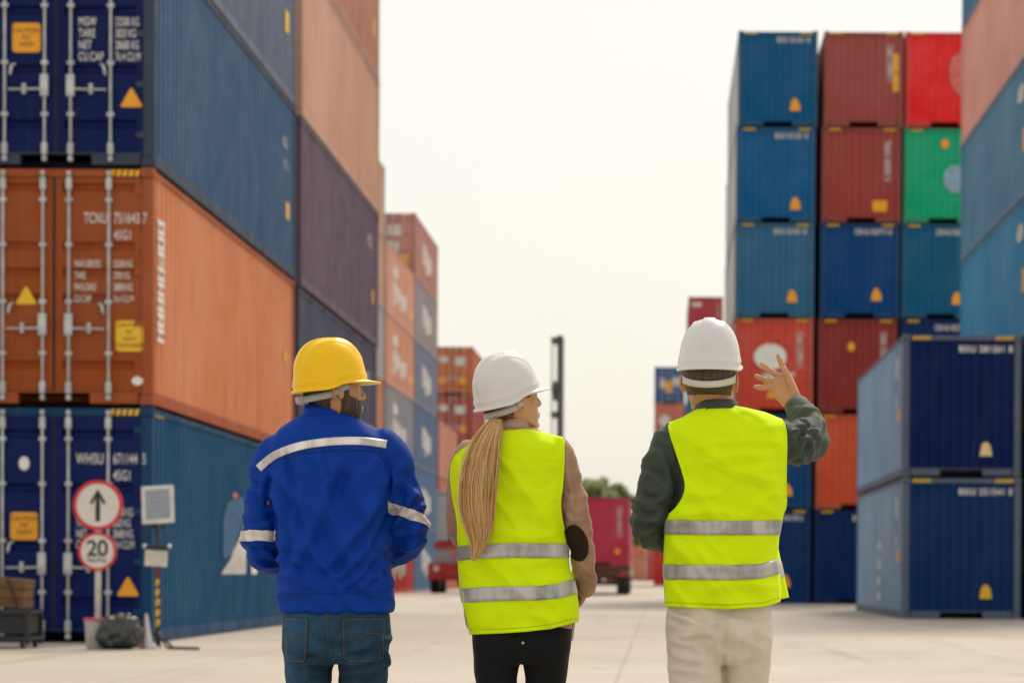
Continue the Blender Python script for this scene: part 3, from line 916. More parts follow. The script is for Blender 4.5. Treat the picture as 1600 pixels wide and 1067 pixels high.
# ------------------------------------------------------------------ tall mast handler in the distance
YM = 150.0
mx_ = at(868, 880, YM).x
mh = tag(empty("container_handler", (mx_, YM, 0)), "distant container handler with tall dark lifting mast beside the woman's helmet", "forklift")
grey = simple("mast_grey", (0.10, 0.10, 0.105), 0.55)
mtop = at(868, 524, YM).z
bm = bmesh.new()
box(bm, (0.20, 0, mtop / 2 + 0.3), (0.34, 0.3, mtop - 0.6), bevel=0.02)
box(bm, (0.20, 1.6, mtop / 2 + 0.3), (0.34, 0.3, mtop - 0.6), bevel=0.02)
link("mast_rail", bm, grey, mh)
bm = bmesh.new()
tube(bm, [(-0.28, 0, 0.8, 0.03), (-0.28, 0, mtop - 0.1, 0.03)], seg=8)
tube(bm, [(-0.28, 1.6, 0.8, 0.03), (-0.28, 1.6, mtop - 0.1, 0.03)], seg=8)
link("lift_chain", bm, M['galv'], mh)
bm = bmesh.new()
for z in (mtop - 0.25, mtop - 3.1, mtop - 4.6, mtop - 6.2, mtop - 8.0):
    box(bm, (-0.05, 0.8, z), (0.55, 1.9, 0.30), bevel=0.04)
link("cross_member", bm, grey, mh)
bm = bmesh.new(); box(bm, (0.05, 0.8, mtop - 3.2), (0.5, 1.2, 1.1), bevel=0.06); link("carriage", bm, grey, mh)
bm = bmesh.new(); box(bm, (-2.6, 0.8, 1.25), (4.6, 2.2, 1.0), bevel=0.1); box(bm, (-4.3, 0.8, 1.9), (1.2, 2.2, 0.8), bevel=0.1); link("chassis", bm, redm, mh)
bm = bmesh.new(); box(bm, (-2.2, 0.8, 2.7), (1.5, 1.6, 1.6), bevel=0.08); link("cab", bm, glass, mh)
for sx in (-0.5, -4.0):
    for y in (-0.3, 1.9): wheel(mh, (sx, y, 0.65), 0.65, 0.45, 'Y')

# ------------------------------------------------------------------ tree at the end of the aisle
leafm = N("tree_foliage")
lf = leafm.ramp(leafm.noise(0.8, 4), 0.3, 0.7)
leafm.col(leafm.mix(lf, (0.12, 0.155, 0.075), (0.20, 0.235, 0.13))); leafm.rough(0.7)  # leaf colours lightened in place of distance haze
trn = leafm.new("ShaderNodeBsdfTranslucent"); trn.inputs['Color'].default_value = (0.46, 0.52, 0.26, 1)
msh = leafm.new("ShaderNodeMixShader"); msh.inputs[0].default_value = 0.5
leafm.l(leafm.b.outputs[0], msh.inputs[1]); leafm.l(trn.outputs[0], msh.inputs[2]); leafm.l(msh.outputs[0], leafm.t.nodes['Material Output'].inputs['Surface'])
bark = simple("bark", (0.09, 0.07, 0.05), 0.9)
def tree(px, topy, Y, w, label, seed):
    r = random.Random(seed)
    b = at(px, 890, Y); top = at(px, topy, Y).z
    root = tag(empty("broadleaf_tree", (b.x, Y, 0)), label, "tree", "trees past the end of the yard")
    bm = bmesh.new()
    tube(bm, [(0, 0, -0.1, 0.42), (0.1, 0, top * 0.3, 0.3), (0, 0.1, top * 0.62, 0.16)], n=8, seg=10)
    for k in range(7):
        a = r.uniform(0, 2 * PI); z0 = top * r.uniform(0.25, 0.5)
        tube(bm, [(0.05, 0, z0, 0.15), (math.cos(a) * w * 0.25, math.sin(a) * w * 0.25, z0 + top * 0.15, 0.09), (math.cos(a) * w * 0.42, math.sin(a) * w * 0.42, z0 + top * 0.26, 0.03)], n=6, seg=6)
    link("trunk", bm, bark, root, True)
    bm = bmesh.new()
    clumps = []
    for k in range(34):
        a = r.uniform(0, 2 * PI); q = math.sqrt(r.random())
        z = r.uniform(0.36, 0.93)
        env = math.sqrt(max(0.0, 1 - ((z - 0.58) / 0.40) ** 2))
        clumps.append((Vector((math.cos(a) * q * w * 0.46 * env, math.sin(a) * q * w * 0.46 * env, z * top)), r.uniform(0.06, 0.15) * w))
    for c, s in clumps:
        for i in range(120):
            d = Vector((r.gauss(0, 1), r.gauss(0, 1), r.gauss(0, 0.8))).normalized() * s * (r.random() ** 0.4)
            p = c + d
            u = Vector((r.gauss(0, 1), r.gauss(0, 1), r.gauss(0, 1))).normalized()
            v = u.cross(Vector((r.gauss(0, 1), r.gauss(0, 1), r.gauss(0, 1)))).normalized()
            l = r.uniform(0.16, 0.34)
            vs = [bm.verts.new(p + q) for q in (-u * l, -v * l * 0.5, u * l, v * l * 0.5)]
            bm.faces.new(vs)
    link("crown", bm, leafm.m, root)
tree(934, 738, 230, 5.4, "hazy green tree rising above the crimson trailer container", 3)
tree(965, 752, 236, 4.6, "lower hazy tree right behind the taller one over the trailer", 5)
tree(905, 764, 242, 4.4, "small hazy tree peeking by the woman's sleeve", 8)

# ------------------------------------------------------------------ things in front of the near stack
YP = 29.0
def px2m(Y): return Y / F
K = px2m(YP)
# traffic sign post in a bucket
g = at(152, 1012, YP); gz = 0.0
root = tag(empty("traffic_sign", (g.x, YP, 0)), "round ahead arrow and 20 speed signs on a white post", "road sign")
def lz(py): return at(152, py, YP).z
redp = simple("sign_red", (0.62, 0.02, 0.02), 0.4, var=0.1)
signw = simple("sign_white", (0.70, 0.66, 0.62), 0.45, var=0.06)
bm = bmesh.new(); rod(bm, (0, 0.03, 0.05), (0, 0.03, lz(790)), 0.036, 14)
link("post", bm, simple("post_white", (0.62, 0.57, 0.54), 0.6), root, True)
def round_sign(zc, rad, dx, nm):
    bm = bmesh.new(); lathe(bm, [(rad, -0.012), (rad, 0.004)], 48, (dx, 0, zc), 'Y'); o = link(nm, bm, signw, root)
    bm = bmesh.new(); lathe(bm, [(rad * 0.86, -0.0125), (rad * 0.86, -0.0155), (rad * 1.005, -0.0155), (rad * 1.005, 0.006), (rad * 0.9, 0.0065)], 48, (dx, 0, zc), 'Y', False); link("sign_rim", bm, redp, o, False)
    bm = bmesh.new(); box(bm, (dx, 0.02, zc), (0.10, 0.03, 0.05)); link("bracket", bm, M['galv'], o)
    return o
z1, r1 = lz(789), 39 * K
o = round_sign(z1, r1, 0.005, "sign_plate")
a = r1 / 39
bm = bmesh.new()
prism(bm, [(x * a + 0.005, z * a + z1) for x, z in ((-3.6, -25), (3.6, -25), (3.6, 6), (-3.6, 6))], -0.0165, -0.0125)
prism(bm, [(x * a + 0.005, z * a + z1) for x, z in ((-3.6, 5), (3.6, 5), (0, 25))], -0.0170, -0.0125)
for q in (-1, 1):
    pts = [(x * a * q + 0.005, z * a + z1) for x, z in ((0, 16), (9, 1), (12.5, 4), (0, 25))]
    prism(bm, pts if q > 0 else pts[::-1], -0.0168, -0.0124)
link("arrow", bm, M['black'], o)
z2, r2 = lz(861), 30 * K
o = round_sign(z2, r2, 0.0, "sign_plate")
link("lettering", shift(text_bm("20", 0.255, 0.0015, 'CENTER', 0.95, 1.0, 0.004), (0, -0.0145, z2 - 0.05)), M['black'], o)
link("lettering", shift(text_bm("กม./ชม.", 0.075, 0.0015, 'CENTER', 1.0, 1.0, 0.001), (0, -0.0145, z2 - 0.12)), M['black'], o)
b = tag(empty("bucket", (at(150, 1012, YP).x, YP, 0)), "off white bucket with pink rim holding the sign post", "bucket")
bm = bmesh.new(); lathe(bm, [(0.10, 0.0), (0.115, 0.01), (0.137, 0.33), (0.142, 0.345), (0.128, 0.345), (0.125, 0.30), (0.02, 0.30)], 28, (0, 0.03, 0)); link("pail", bm, simple("bucket_plastic", (0.55, 0.51, 0.50), 0.45, var=0.2, scale=9), b, True)
bm = bmesh.new(); lathe(bm, [(0.139, 0.318), (0.148, 0.322), (0.148, 0.352), (0.126, 0.354)], 28, (0, 0.03, 0), closed_ends=False); link("rim", bm, simple("bucket_pink", (0.62, 0.10, 0.17), 0.45), b, True)
# rubbish bag
g = at(189, 1014, YP)
bm = bmesh.new()
bmesh.ops.create_icosphere(bm, subdivisions=6, radius=1.0)
for v in bm.verts:
    p = v.co.copy()
    z = (p.z + 1) / 2
    sq = max(abs(p.x), abs(p.y), abs(p.z)) ** 0.35
    wv = 0.265 * (1 - 0.30 * z ** 2.2) / sq
    q = Vector((p.x * wv - 0.03 * (1 - z) ** 2 * (1 if p.x < 0 else 0), p.y * wv * 0.85, 0.40 * (0.5 + p.z * 0.5 / sq)))
    d = (noise.ridged_multi_fractal(Vector((p.x * 2.3, p.y * 2.3, p.z * 1.0 + 4)), 1.1, 2.1, 3, 1.0, 2.0) - 1.0) * 0.026
    d += noise.noise(Vector((p.x * 4, p.y * 4, p.z * 2))) * 0.028
    nrm = Vector((p.x, p.y, p.z * 0.3)).normalized()
    q += nrm * d
    t = max(0.0, 1 - math.hypot(p.x + 0.12, p.y + 0.25) / 0.45)
    if p.z > 0: q.z -= 0.09 * t
    q.z = max(q.z, 0.004)
    v.co = q
nb = N("bag_plastic"); nb.col((0.014, 0.016, 0.018)); nb.rough(0.27); nb.b.inputs['Specular IOR Level'].default_value = 0.8; nb.bump(nb.noise(14, 3, 0.5), 0.5, 0.02)
o = link("rubbish_bag", bm, nb.m, None, True); o.location = (g.x, YP - 0.02, 0)
tag(o, "black plastic rubbish bag slumped beside the white bucket", "bag")
# solar lamp post
g = at(246, 1010, YP + 0.3)
YL = YP + 0.3
root = tag(empty("solar_lamp", (g.x, YL, 0)), "solar panel on a dark post with striped lower pole at the container corner", "solar light")
def lz2(py): return at(246, py, YL).z
K2 = px2m(YL)
bm = bmesh.new(); rod(bm, (0, 0, 0.03), (0.01, 0.0, lz2(818)), 0.021, 12); link("post", bm, M['dark'], root, True)
bm = bmesh.new()
zs = [lz2(p) for p in (978, 968, 962, 952, 946, 936, 930, 920, 914, 905)]
for i in range(0, 10, 2):
    tube(bm, [(0, 0, zs[i], 0.025), (0, 0, zs[i + 1], 0.025)], seg=12, cap=True)
for v in bm.verts: v.co.z += v.co.x * 0.6
link("yellow_band", bm, simple("band_yellow", (0.72, 0.42, 0.02), 0.5), root, True)
bm = bmesh.new(); tube(bm, [(0.004, 0, lz2(902), 0.024), (0.004, 0, lz2(880), 0.024)], seg=12); link("red_band", bm, simple("band_red", (0.22, 0.02, 0.04), 0.5), root, True)
tilt = Matrix.Rotation(R(-12), 3, 'X') @ Matrix.Rotation(R(-4), 3, 'Y')
pc = Vector((0.0, 0, lz2(788)))
bm = bmesh.new()
wd, hd = 50 * K2, 60 * K2
for sx in (-1, 1): box(bm, pc + tilt @ Vector((sx * (wd / 2 - 0.022), 0, 0)), (0.044, 0.03, hd), tilt, 0.004)
for sz in (-1, 1): box(bm, pc + tilt @ Vector((0, 0, sz * (hd / 2 - 0.022))), (wd - 0.09, 0.029, 0.044), tilt, 0.004)
link("panel_frame", bm, simple("panel_frame_white", (0.68, 0.65, 0.62), 0.4), root)
ns = N("solar_cells"); bk = ns.new("ShaderNodeTexBrick"); bk.offset = 0.0
bk.inputs['Color1'].default_value = (0.20, 0.23, 0.28, 1); bk.inputs['Color2'].default_value = (0.24, 0.27, 0.32, 1); bk.inputs['Mortar'].default_value = (0.42, 0.44, 0.47, 1)
bk.inputs['Scale'].default_value = 1; bk.inputs['Mortar Size'].default_value = 0.004; bk.inputs['Brick Width'].default_value = 0.05; bk.inputs['Row Height'].default_value = 0.05
mp = ns.new("ShaderNodeMapping"); mp.inputs['Rotation'].default_value = (R(90), 0, 0); ns.l(ns.tc.outputs['Object'], mp.inputs['Vector']); ns.l(mp.outputs['Vector'], bk.inputs['Vector'])
ns.col(bk.outputs['Color']); ns.rough(0.22)
bm = bmesh.new(); box(bm, pc, (wd - 0.08, 0.016, hd - 0.08), tilt); link("solar_cell", bm, ns.m, root)
bm = bmesh.new(); box(bm, (0, 0.03, lz2(822)), (0.16, 0.04, 0.06), bevel=0.01); link("bracket", bm, M['dark'], root)
bm = bmesh.new(); box(bm, (0.0, -0.03, lz2(855)), (36 * K2, 0.07, 0.055), bevel=0.012); o = link("lamp_bar", bm, M['dark'], root)
for sx in (-1, 1):
    bm = bmesh.new(); lathe(bm, [(0.012, -0.02), (0.026, 0.0), (0.026, 0.02), (0.01, 0.03)], 14, (sx * 19 * K2, -0.05, lz2(853)), 'Y'); link("lamp", bm, signw, o, True)
bm = bmesh.new(); box(bm, (-0.01, -0.045, lz2(872)), (34 * K2, 0.06, 25 * K2), Matrix.Rotation(R(3), 3, 'Y'), 0.008); link("control_box", bm, simple("box_cream", (0.60, 0.57, 0.50), 0.5), root)
bm = bmesh.new()
for a_ in (200, 320, 90, 20):
    q = Vector((math.cos(R(a_)), math.sin(R(a_)), 0))
    tube(bm, [(0, 0, 0.20, 0.016), (q.x * 0.17, q.y * 0.17, 0.014, 0.014)], seg=8)
link("foot", bm, M['dark'], root, True)
# bar on the ground
bm = bmesh.new(); a0, a1 = at(262, 1014, YP), at(305, 1015, YP - 0.1)
rod(bm, (a0.x, YP + 0.05, 0.018), (a1.x + 0.05, YP - 0.15, 0.018), 0.017)
tag(link("steel_bar", bm, M['dark'], None, True), "thin dark bar lying on the ground by the lamp foot", "bar")
# leaning red and white board
g = at(230, 1006, YP + 0.2)
bm = bmesh.new()
lathe(bm, [(0.13, 0.0), (0.13, 0.02), (0.088, 0.03), (0.05, 0.2), (0.022, 0.385), (0.012, 0.40)], 20)
turn(bm, Matrix.Rotation(R(-3), 3, 'Y'))
nc = N("cone_bands")
sp = nc.new("ShaderNodeSeparateXYZ"); nc.l(nc.tc.outputs['Object'], sp.inputs[0])
f = nc.ramp(sp.outputs['X'], -0.035, -0.02)
nc.col(nc.mix(f, (0.55, 0.07, 0.06), (0.62, 0.60, 0.60))); nc.rough(0.5)
o = link("traffic_cone", bm, nc.m, None, True); o.location = (g.x, YP + 0.22, 0); o.scale = (0.8, 0.8, 1.0)
tag(o, "worn white and red cone squeezed between rubbish bag and lamp post", "traffic cone")
# trolley with a wooden crate at the left edge
YC = YP - 0.1
g = at(0, 1012, YC)
root = tag(empty("hand_trolley", (g.x, YC, 0)), "dark steel trolley frame at the left edge of the yard", "trolley")
def lz3(py): return at(20, py, YC).z
kk = px2m(YC)
bm = bmesh.new()
for z in (lz3(956), lz3(997)):
    for y in (0, 0.62): box(bm, (-0.18, y, z), (1.05 - 0.04 * y, 0.05, 0.045))
for x in (-0.66, 0.31):
    for y in (0, 0.62): box(bm, (x, y, lz3(956) / 2 + 0.035), (0.05, 0.048, lz3(956) - 0.02))
    for z in (lz3(956), lz3(997)): box(bm, (x, 0.31, z), (0.05, 0.57, 0.04))
link("trolley_frame", bm, M['dark'], root)
bm = bmesh.new(); box(bm, (-0.18, 0.31, lz3(975)), (0.95, 0.56, 0.22), bevel=0.01); link("storage_box", bm, M['black'], root)
bm = bmesh.new(); box(bm, (-0.18, -0.028, lz3(955)), (1.02, 0.008, 0.05)); link("edge_strip", bm, M['dark'], root)
for x in (-0.6, 0.25):
    for y in (0.03, 0.6): wheel(root, (x, y, 0.055), 0.055, 0.04, name="caster")
cr = tag(empty("wooden_crate", (g.x, YC, lz3(956) + 0.025)), "brown wooden crate with black straps on the dark trolley", "crate")
wood = N("crate_wood"); wf = wood.noise(3, 6, 0.65, (0.6, 1, 7)); wood.col(wood.mix(wood.ramp(wf, 0.3, 0.7), (0.10, 0.045, 0.018), (0.22, 0.105, 0.04))); wood.rough(0.7); wood.bump(wf, 0.3, 0.01)
bm = bmesh.new()
for i in range(3): box(bm, (-0.16, 0.3, 0.055 + i * 0.112), (0.80 - 0.012 * (i % 2), 0.5, 0.104), bevel=0.006)
turn(bm, Matrix.Rotation(R(5), 3, 'Y')); shift(bm, (0, 0, 0.03))
link("board", bm, wood.m, cr)
bm = bmesh.new()
tube(bm, [(0.07, 0.035, 0.37, 0.012), (0.13, 0.03, 0.2, 0.012), (0.19, 0.02, 0.0, 0.012)], n=6, seg=6)
tube(bm, [(-0.35, 0.035, 0.40, 0.012), (-0.35, 0.03, 0.2, 0.012), (-0.35, 0.02, 0.02, 0.012)], n=6, seg=6)
link("strap", bm, M['black'], cr)
# ------------------------------------------------------------------ people
YPEO = 8.5
KP = YPEO / F                            # metres per photograph pixel there
def V(px, py, dy=0.0):
    return at(px, py, YPEO + dy)

def torso(bm, keys, n=56, seg=64):
    """keys from top to bottom: (py, left px, right px, back depth, front depth, roundness)"""
    ks = catmull(keys, n)
    rings = []
    for py, l, r, db, df, e in ks:
        c = V((l + r) / 2, py)
        hw = (r - l) / 2 * KP
        ring = []
        for j in range(seg):
            a = 2 * PI * j / seg
            ca, sa = math.cos(a), math.sin(a)
            x = math.copysign(abs(ca) ** (2 / e), ca) * hw
            y = math.copysign(abs(sa) ** (2 / e), sa) * (df if sa > 0 else db)
            ring.append(bm.verts.new((c.x + x, c.y + y, c.z)))
        rings.append(ring)
    for a, b in zip(rings, rings[1:]):
        for j in range(seg):
            bm.faces.new((a[(j + 1) % seg], a[j], b[j], b[(j + 1) % seg]))
    bm.faces.new(rings[0]); bm.faces.new(rings[-1][::-1])

def limb(bm, keys, n=40, seg=24, flat=1.0, up=None):
    """keys: (px, py, depth, radius px)"""
    tube(bm, [(*V(k[0], k[1], k[2]), k[3] * KP) for k in keys], n=n, seg=seg, flat=flat, up=up)

def remesh(bm, size, smooth=4, factor=0.5):
    """one closed skin over overlapping shells"""
    bmesh.ops.recalc_face_normals(bm, faces=bm.faces[:])
    o = link("shell", bm, M['dark'])
    md = o.modifiers.new("remesh", 'REMESH')
    md.mode = 'VOXEL'
    md.voxel_size = size
    dg = bpy.context.evaluated_depsgraph_get()
    me = bpy.data.meshes.new_from_object(o.evaluated_get(dg))
    out = bmesh.new()
    out.from_mesh(me)
    bpy.data.objects.remove(o)
    for _ in range(smooth):
        bmesh.ops.smooth_vert(out, verts=out.verts[:], factor=factor, use_axis_x=True, use_axis_y=True, use_axis_z=True)
    out.normal_update()
    return out

def nz(p, sx, sy, sz, off=0.0):
    return noise.noise(Vector((p.x * sx + off, p.y * sy + off * 0.7, p.z * sz - off)))
def ridge(n):
    return 1 - 2 * min(1.0, abs(n) * 1.7)

def crease(bm, fields, base=0.0015, AM=2.1, lines=()):
    """cloth folds. fields: (px, py, dy, radius m, direction (x, y, z) ACROSS the folds, folds per metre, amplitude, seed)"""
    fs = []
    for px, py, dy, rad, d, fr, am, sd in fields:
        d = Vector(d).normalized()
        u, v = frame_from(d)
        fs.append((V(px, py, dy), rad, d, u, v, fr, am, sd))
    segs = []
    for pts, wd, am in lines:                          # single drawn-out folds: a crest with a hollow beside it
        ks = catmull([tuple(p) for p in pts], max(4, len(pts) * 3))
        tot = len(ks) - 1
        for i in range(tot):
            a, b = V(*ks[i]), V(*ks[i + 1])
            t0, t1 = i / tot, (i + 1) / tot
            segs.append((a.x, a.z, b.x - a.x, b.z - a.z, max(1e-9, (b.x - a.x) ** 2 + (b.z - a.z) ** 2), wd * KP, am, t0, t1, (pts, wd)))
    bm.normal_update()
    mv = []
    for vt in bm.verts:
        p = vt.co
        h = 1.5 * base * (nz(p, 14, 14, 9) + 0.6 * nz(p, 31, 31, 22, 5))
        for c, rad, d, u, v, fr, am, sd in fs:
            q = p - c
            t = q.length / rad
            if t < 1:
                w_ = (1 - t * t) ** 2
                w1 = nz(q, 5, 5, 5, sd) * 0.35
                h += AM * am * w_ * (ridge(noise.noise(Vector((q.dot(d) * fr + w1 + sd, q.dot(u) * fr * 0.22 + sd, q.dot(v) * fr * 0.22)))) * 0.8 - 0.15 + 0.35 * noise.noise(Vector((q.dot(d) * fr * 2.1 - sd, q.dot(u) * fr * 0.5, q.dot(v) * fr * 0.5))))
        if segs and vt.normal.y < 0.25:
            best = {}
            for ax, az, dx, dz, l2, wd, am, t0, t1, key in segs:
                qx, qz = p.x - ax, p.z - az
                if abs(qx) > 0.16 or abs(qz) > 0.16: continue
                t = max(0.0, min(1.0, (qx * dx + qz * dz) / l2))
                ex, ez = qx - dx * t, qz - dz * t
                d2 = ex * ex + ez * ez
                k = id(key[0])
                if k not in best or d2 < best[k][0]:
                    best[k] = (d2, math.copysign(math.sqrt(d2), dx * qz - dz * qx), wd, am, t0 + (t1 - t0) * t)
            for d2, d, wd, am, tt in best.values():
                en = min(1.0, 5 * min(tt, 1 - tt) + 0.05)
                h += am * en * (math.exp(-(d / wd) ** 2) - 0.85 * math.exp(-((d - 1.5 * wd) / (0.8 * wd)) ** 2)) * min(1.0, 0.6 - vt.normal.y)
        mv.append(h)
    for vt, h in zip(bm.verts, mv):
        vt.co += vt.normal * h
    bm.normal_update()

def hand(bm, Wp, D, Nn, right, s=1.0, curl=(15, 20, 25, 30), fan=(8, 2, -4, -10), thumb=(0.6, 0.75, 0.25)):
    """a palm and five jointed fingers; D = towards the fingertips, Nn = the way the palm faces"""
    D = Vector(D).normalized()
    Nn = Vector(Nn); Nn = (Nn - D * D.dot(Nn)).normalized()
    S = D.cross(Nn) * (1 if right else -1)
    Wp = Vector(Wp)
    offs = (0.031, 0.0105, -0.0105, -0.030)
    lens = (0.074, 0.083, 0.077, 0.060)
    plen = (0.092, 0.094, 0.089, 0.082)
    for k in range(4):
        kn = Wp + (D * plen[k] + S * offs[k]) * s
        ms = Wp + (D * 0.012 + S * offs[k] * 0.55) * s
        tube(bm, [(*ms, 0.0155 * s), (*(ms.lerp(kn, 0.55) - Nn * 0.002), 0.0150 * s), (*kn, 0.0118 * s)], n=8, seg=12)
        if k < 3:
            kn2 = Wp + (D * plen[k + 1] + S * offs[k + 1]) * s
            ms2 = Wp + (D * 0.012 + S * offs[k + 1] * 0.55) * s
            tube(bm, [(*((ms + ms2) / 2), 0.014 * s), (*((kn + kn2) / 2 - D * 0.012), 0.0115 * s)], n=6, seg=10)
        fd = (Matrix.Rotation(R(fan[k]) * (-1 if right else 1), 3, Nn) @ D) if True else D
        axis = fd.cross(Nn).normalized()
        p = kn.copy()
        keys = [(*p, 0.0112 * s)]
        rr = (0.0100, 0.0092, 0.0078)
        for ph, (fr, r_) in enumerate(zip((0.45, 0.31, 0.24), rr)):
            fd = Matrix.Rotation(R(curl[k] * (0.7, 1.1, 0.8)[ph]), 3, axis) @ fd
            keys.append((*(p + fd * lens[k] * fr * 0.5 * s), (r_ * 0.95) * s))
            p = p + fd * lens[k] * fr * s
            keys.append((*p, r_ * (1.03 if ph < 2 else 0.9) * s))
        tube(bm, keys, n=18, seg=12)
    b0 = Wp + (D * 0.015 + S * 0.016 + Nn * 0.006) * s
    td = (D * thumb[0] + S * thumb[1] + Nn * thumb[2]).normalized()
    b1 = b0 + td * 0.042 * s
    td2 = (td + D * 0.45).normalized()
    b2 = b1 + td2 * 0.034 * s
    b3 = b2 + (td2 + D * 0.15).normalized() * 0.026 * s
    tube(bm, [(*b0, 0.0165 * s), (*b1, 0.0125 * s), (*b2, 0.0108 * s), (*b3, 0.0085 * s)], n=14, seg=12)

SKULL = [  # z, half width, front, back (metres, eyes at z = 0)
    (0.118, 0.012, 0.015, 0.02), (0.112, 0.034, 0.040, 0.045), (0.098, 0.052, 0.060, 0.066), (0.07, 0.0685, 0.080, 0.086), (0.035, 0.0755, 0.090, 0.097),
    (0.0, 0.0755, 0.090, 0.099), (-0.03, 0.0715, 0.088, 0.092), (-0.06, 0.0655, 0.086, 0.065), (-0.085, 0.057, 0.084, 0.030),
    (-0.105, 0.042, 0.080, 0.0), (-0.118, 0.022, 0.072, -0.025), (-0.122, 0.006, 0.062, -0.045)]
def skull_rings(scale=1.0, n=40, seg=56, keys=SKULL):
    out = []
    for z, hw, f, b in catmull(keys, n):
        ring = []
        for j in range(seg):
            a = 2 * PI * j / seg
            x, y = math.cos(a), math.sin(a)
            e = 2.25
            x = math.copysign(abs(x) ** (2 / e), x) * hw
            yy = math.copysign(abs(y) ** (2 / e), y)
            c, h = (f - b) / 2, (f + b) / 2
            ring.append(Vector((x * scale, (c + yy * h) * scale, z * scale)))
        out.append(ring)
    return out
def head_shape(bm, T, s, female=False):
    rings = skull_rings()
    vr = [[bm.verts.new(T @ (p * s)) for p in r] for r in rings]
    m = len(vr[0])
    for a, b in zip(vr, vr[1:]):
        for j in range(m): bm.faces.new((a[(j + 1) % m], a[j], b[j], b[(j + 1) % m]))
    bm.faces.new(vr[0]); bm.faces.new(vr[-1][::-1])
    def tb(keys, n=8, seg=12, flat=1.0):
        tube(bm, [(*(T @ (Vector(k[:3]) * s)), k[3] * s) for k in keys], n=n, seg=seg, flat=flat)
    tb([(0, 0.082, 0.016, 0.0065), (0, 0.092, -0.004, 0.0075), (0, 0.1045, -0.026, 0.0085), (0, 0.1075, -0.0315, 0.0085), (0, 0.097, -0.039, 0.008)], 12)       # nose
    for q in (-1, 1):
        tb([(q * 0.009, 0.094, -0.035, 0.0075), (q * 0.014, 0.087, -0.036, 0.006)], 4)                                       # nostrils
        tb([(q * 0.008, 0.086, 0.020, 0.008), (q * 0.034, 0.080, 0.024, 0.009), (q * 0.056, 0.062, 0.014, 0.008)])            # brow
        tb([(q * 0.045, 0.066, -0.028, 0.014), (q * 0.058, 0.040, -0.022, 0.013)], 5)                                         # cheekbone
        tb([(q * 0.052, 0.030, -0.085, 0.012), (q * 0.030, 0.062, -0.104, 0.013)], 5)                                         # jaw
        # ear: outer rim and lobe
        e = []
        for k in range(12):
            a = R(-70 + k * 28)
            e.append((q * (0.080 + 0.009 * max(0, math.cos(a))), -0.014 - 0.018 * math.cos(a), -0.012 + 0.032 * math.sin(a), 0.0052))
        tb(e, 26, 8)
        tb([(q * 0.074, -0.006, 0.006, 0.011), (q * 0.078, -0.010, -0.012, 0.012), (q * 0.076, -0.004, -0.034, 0.009)], 8)
    tb([(-0.022, 0.085, -0.066, 0.005), (0, 0.094, -0.064, 0.0075), (0.022, 0.085, -0.066, 0.005)], 10)                        # lips
    tb([(-0.019, 0.084, -0.075, 0.005), (0, 0.092, -0.077, 0.0078), (0.019, 0.084, -0.075, 0.005)], 10)
    tb([(-0.012, 0.079, -0.106, 0.011), (0.012, 0.079, -0.106, 0.011)], 4)                                                     # chin

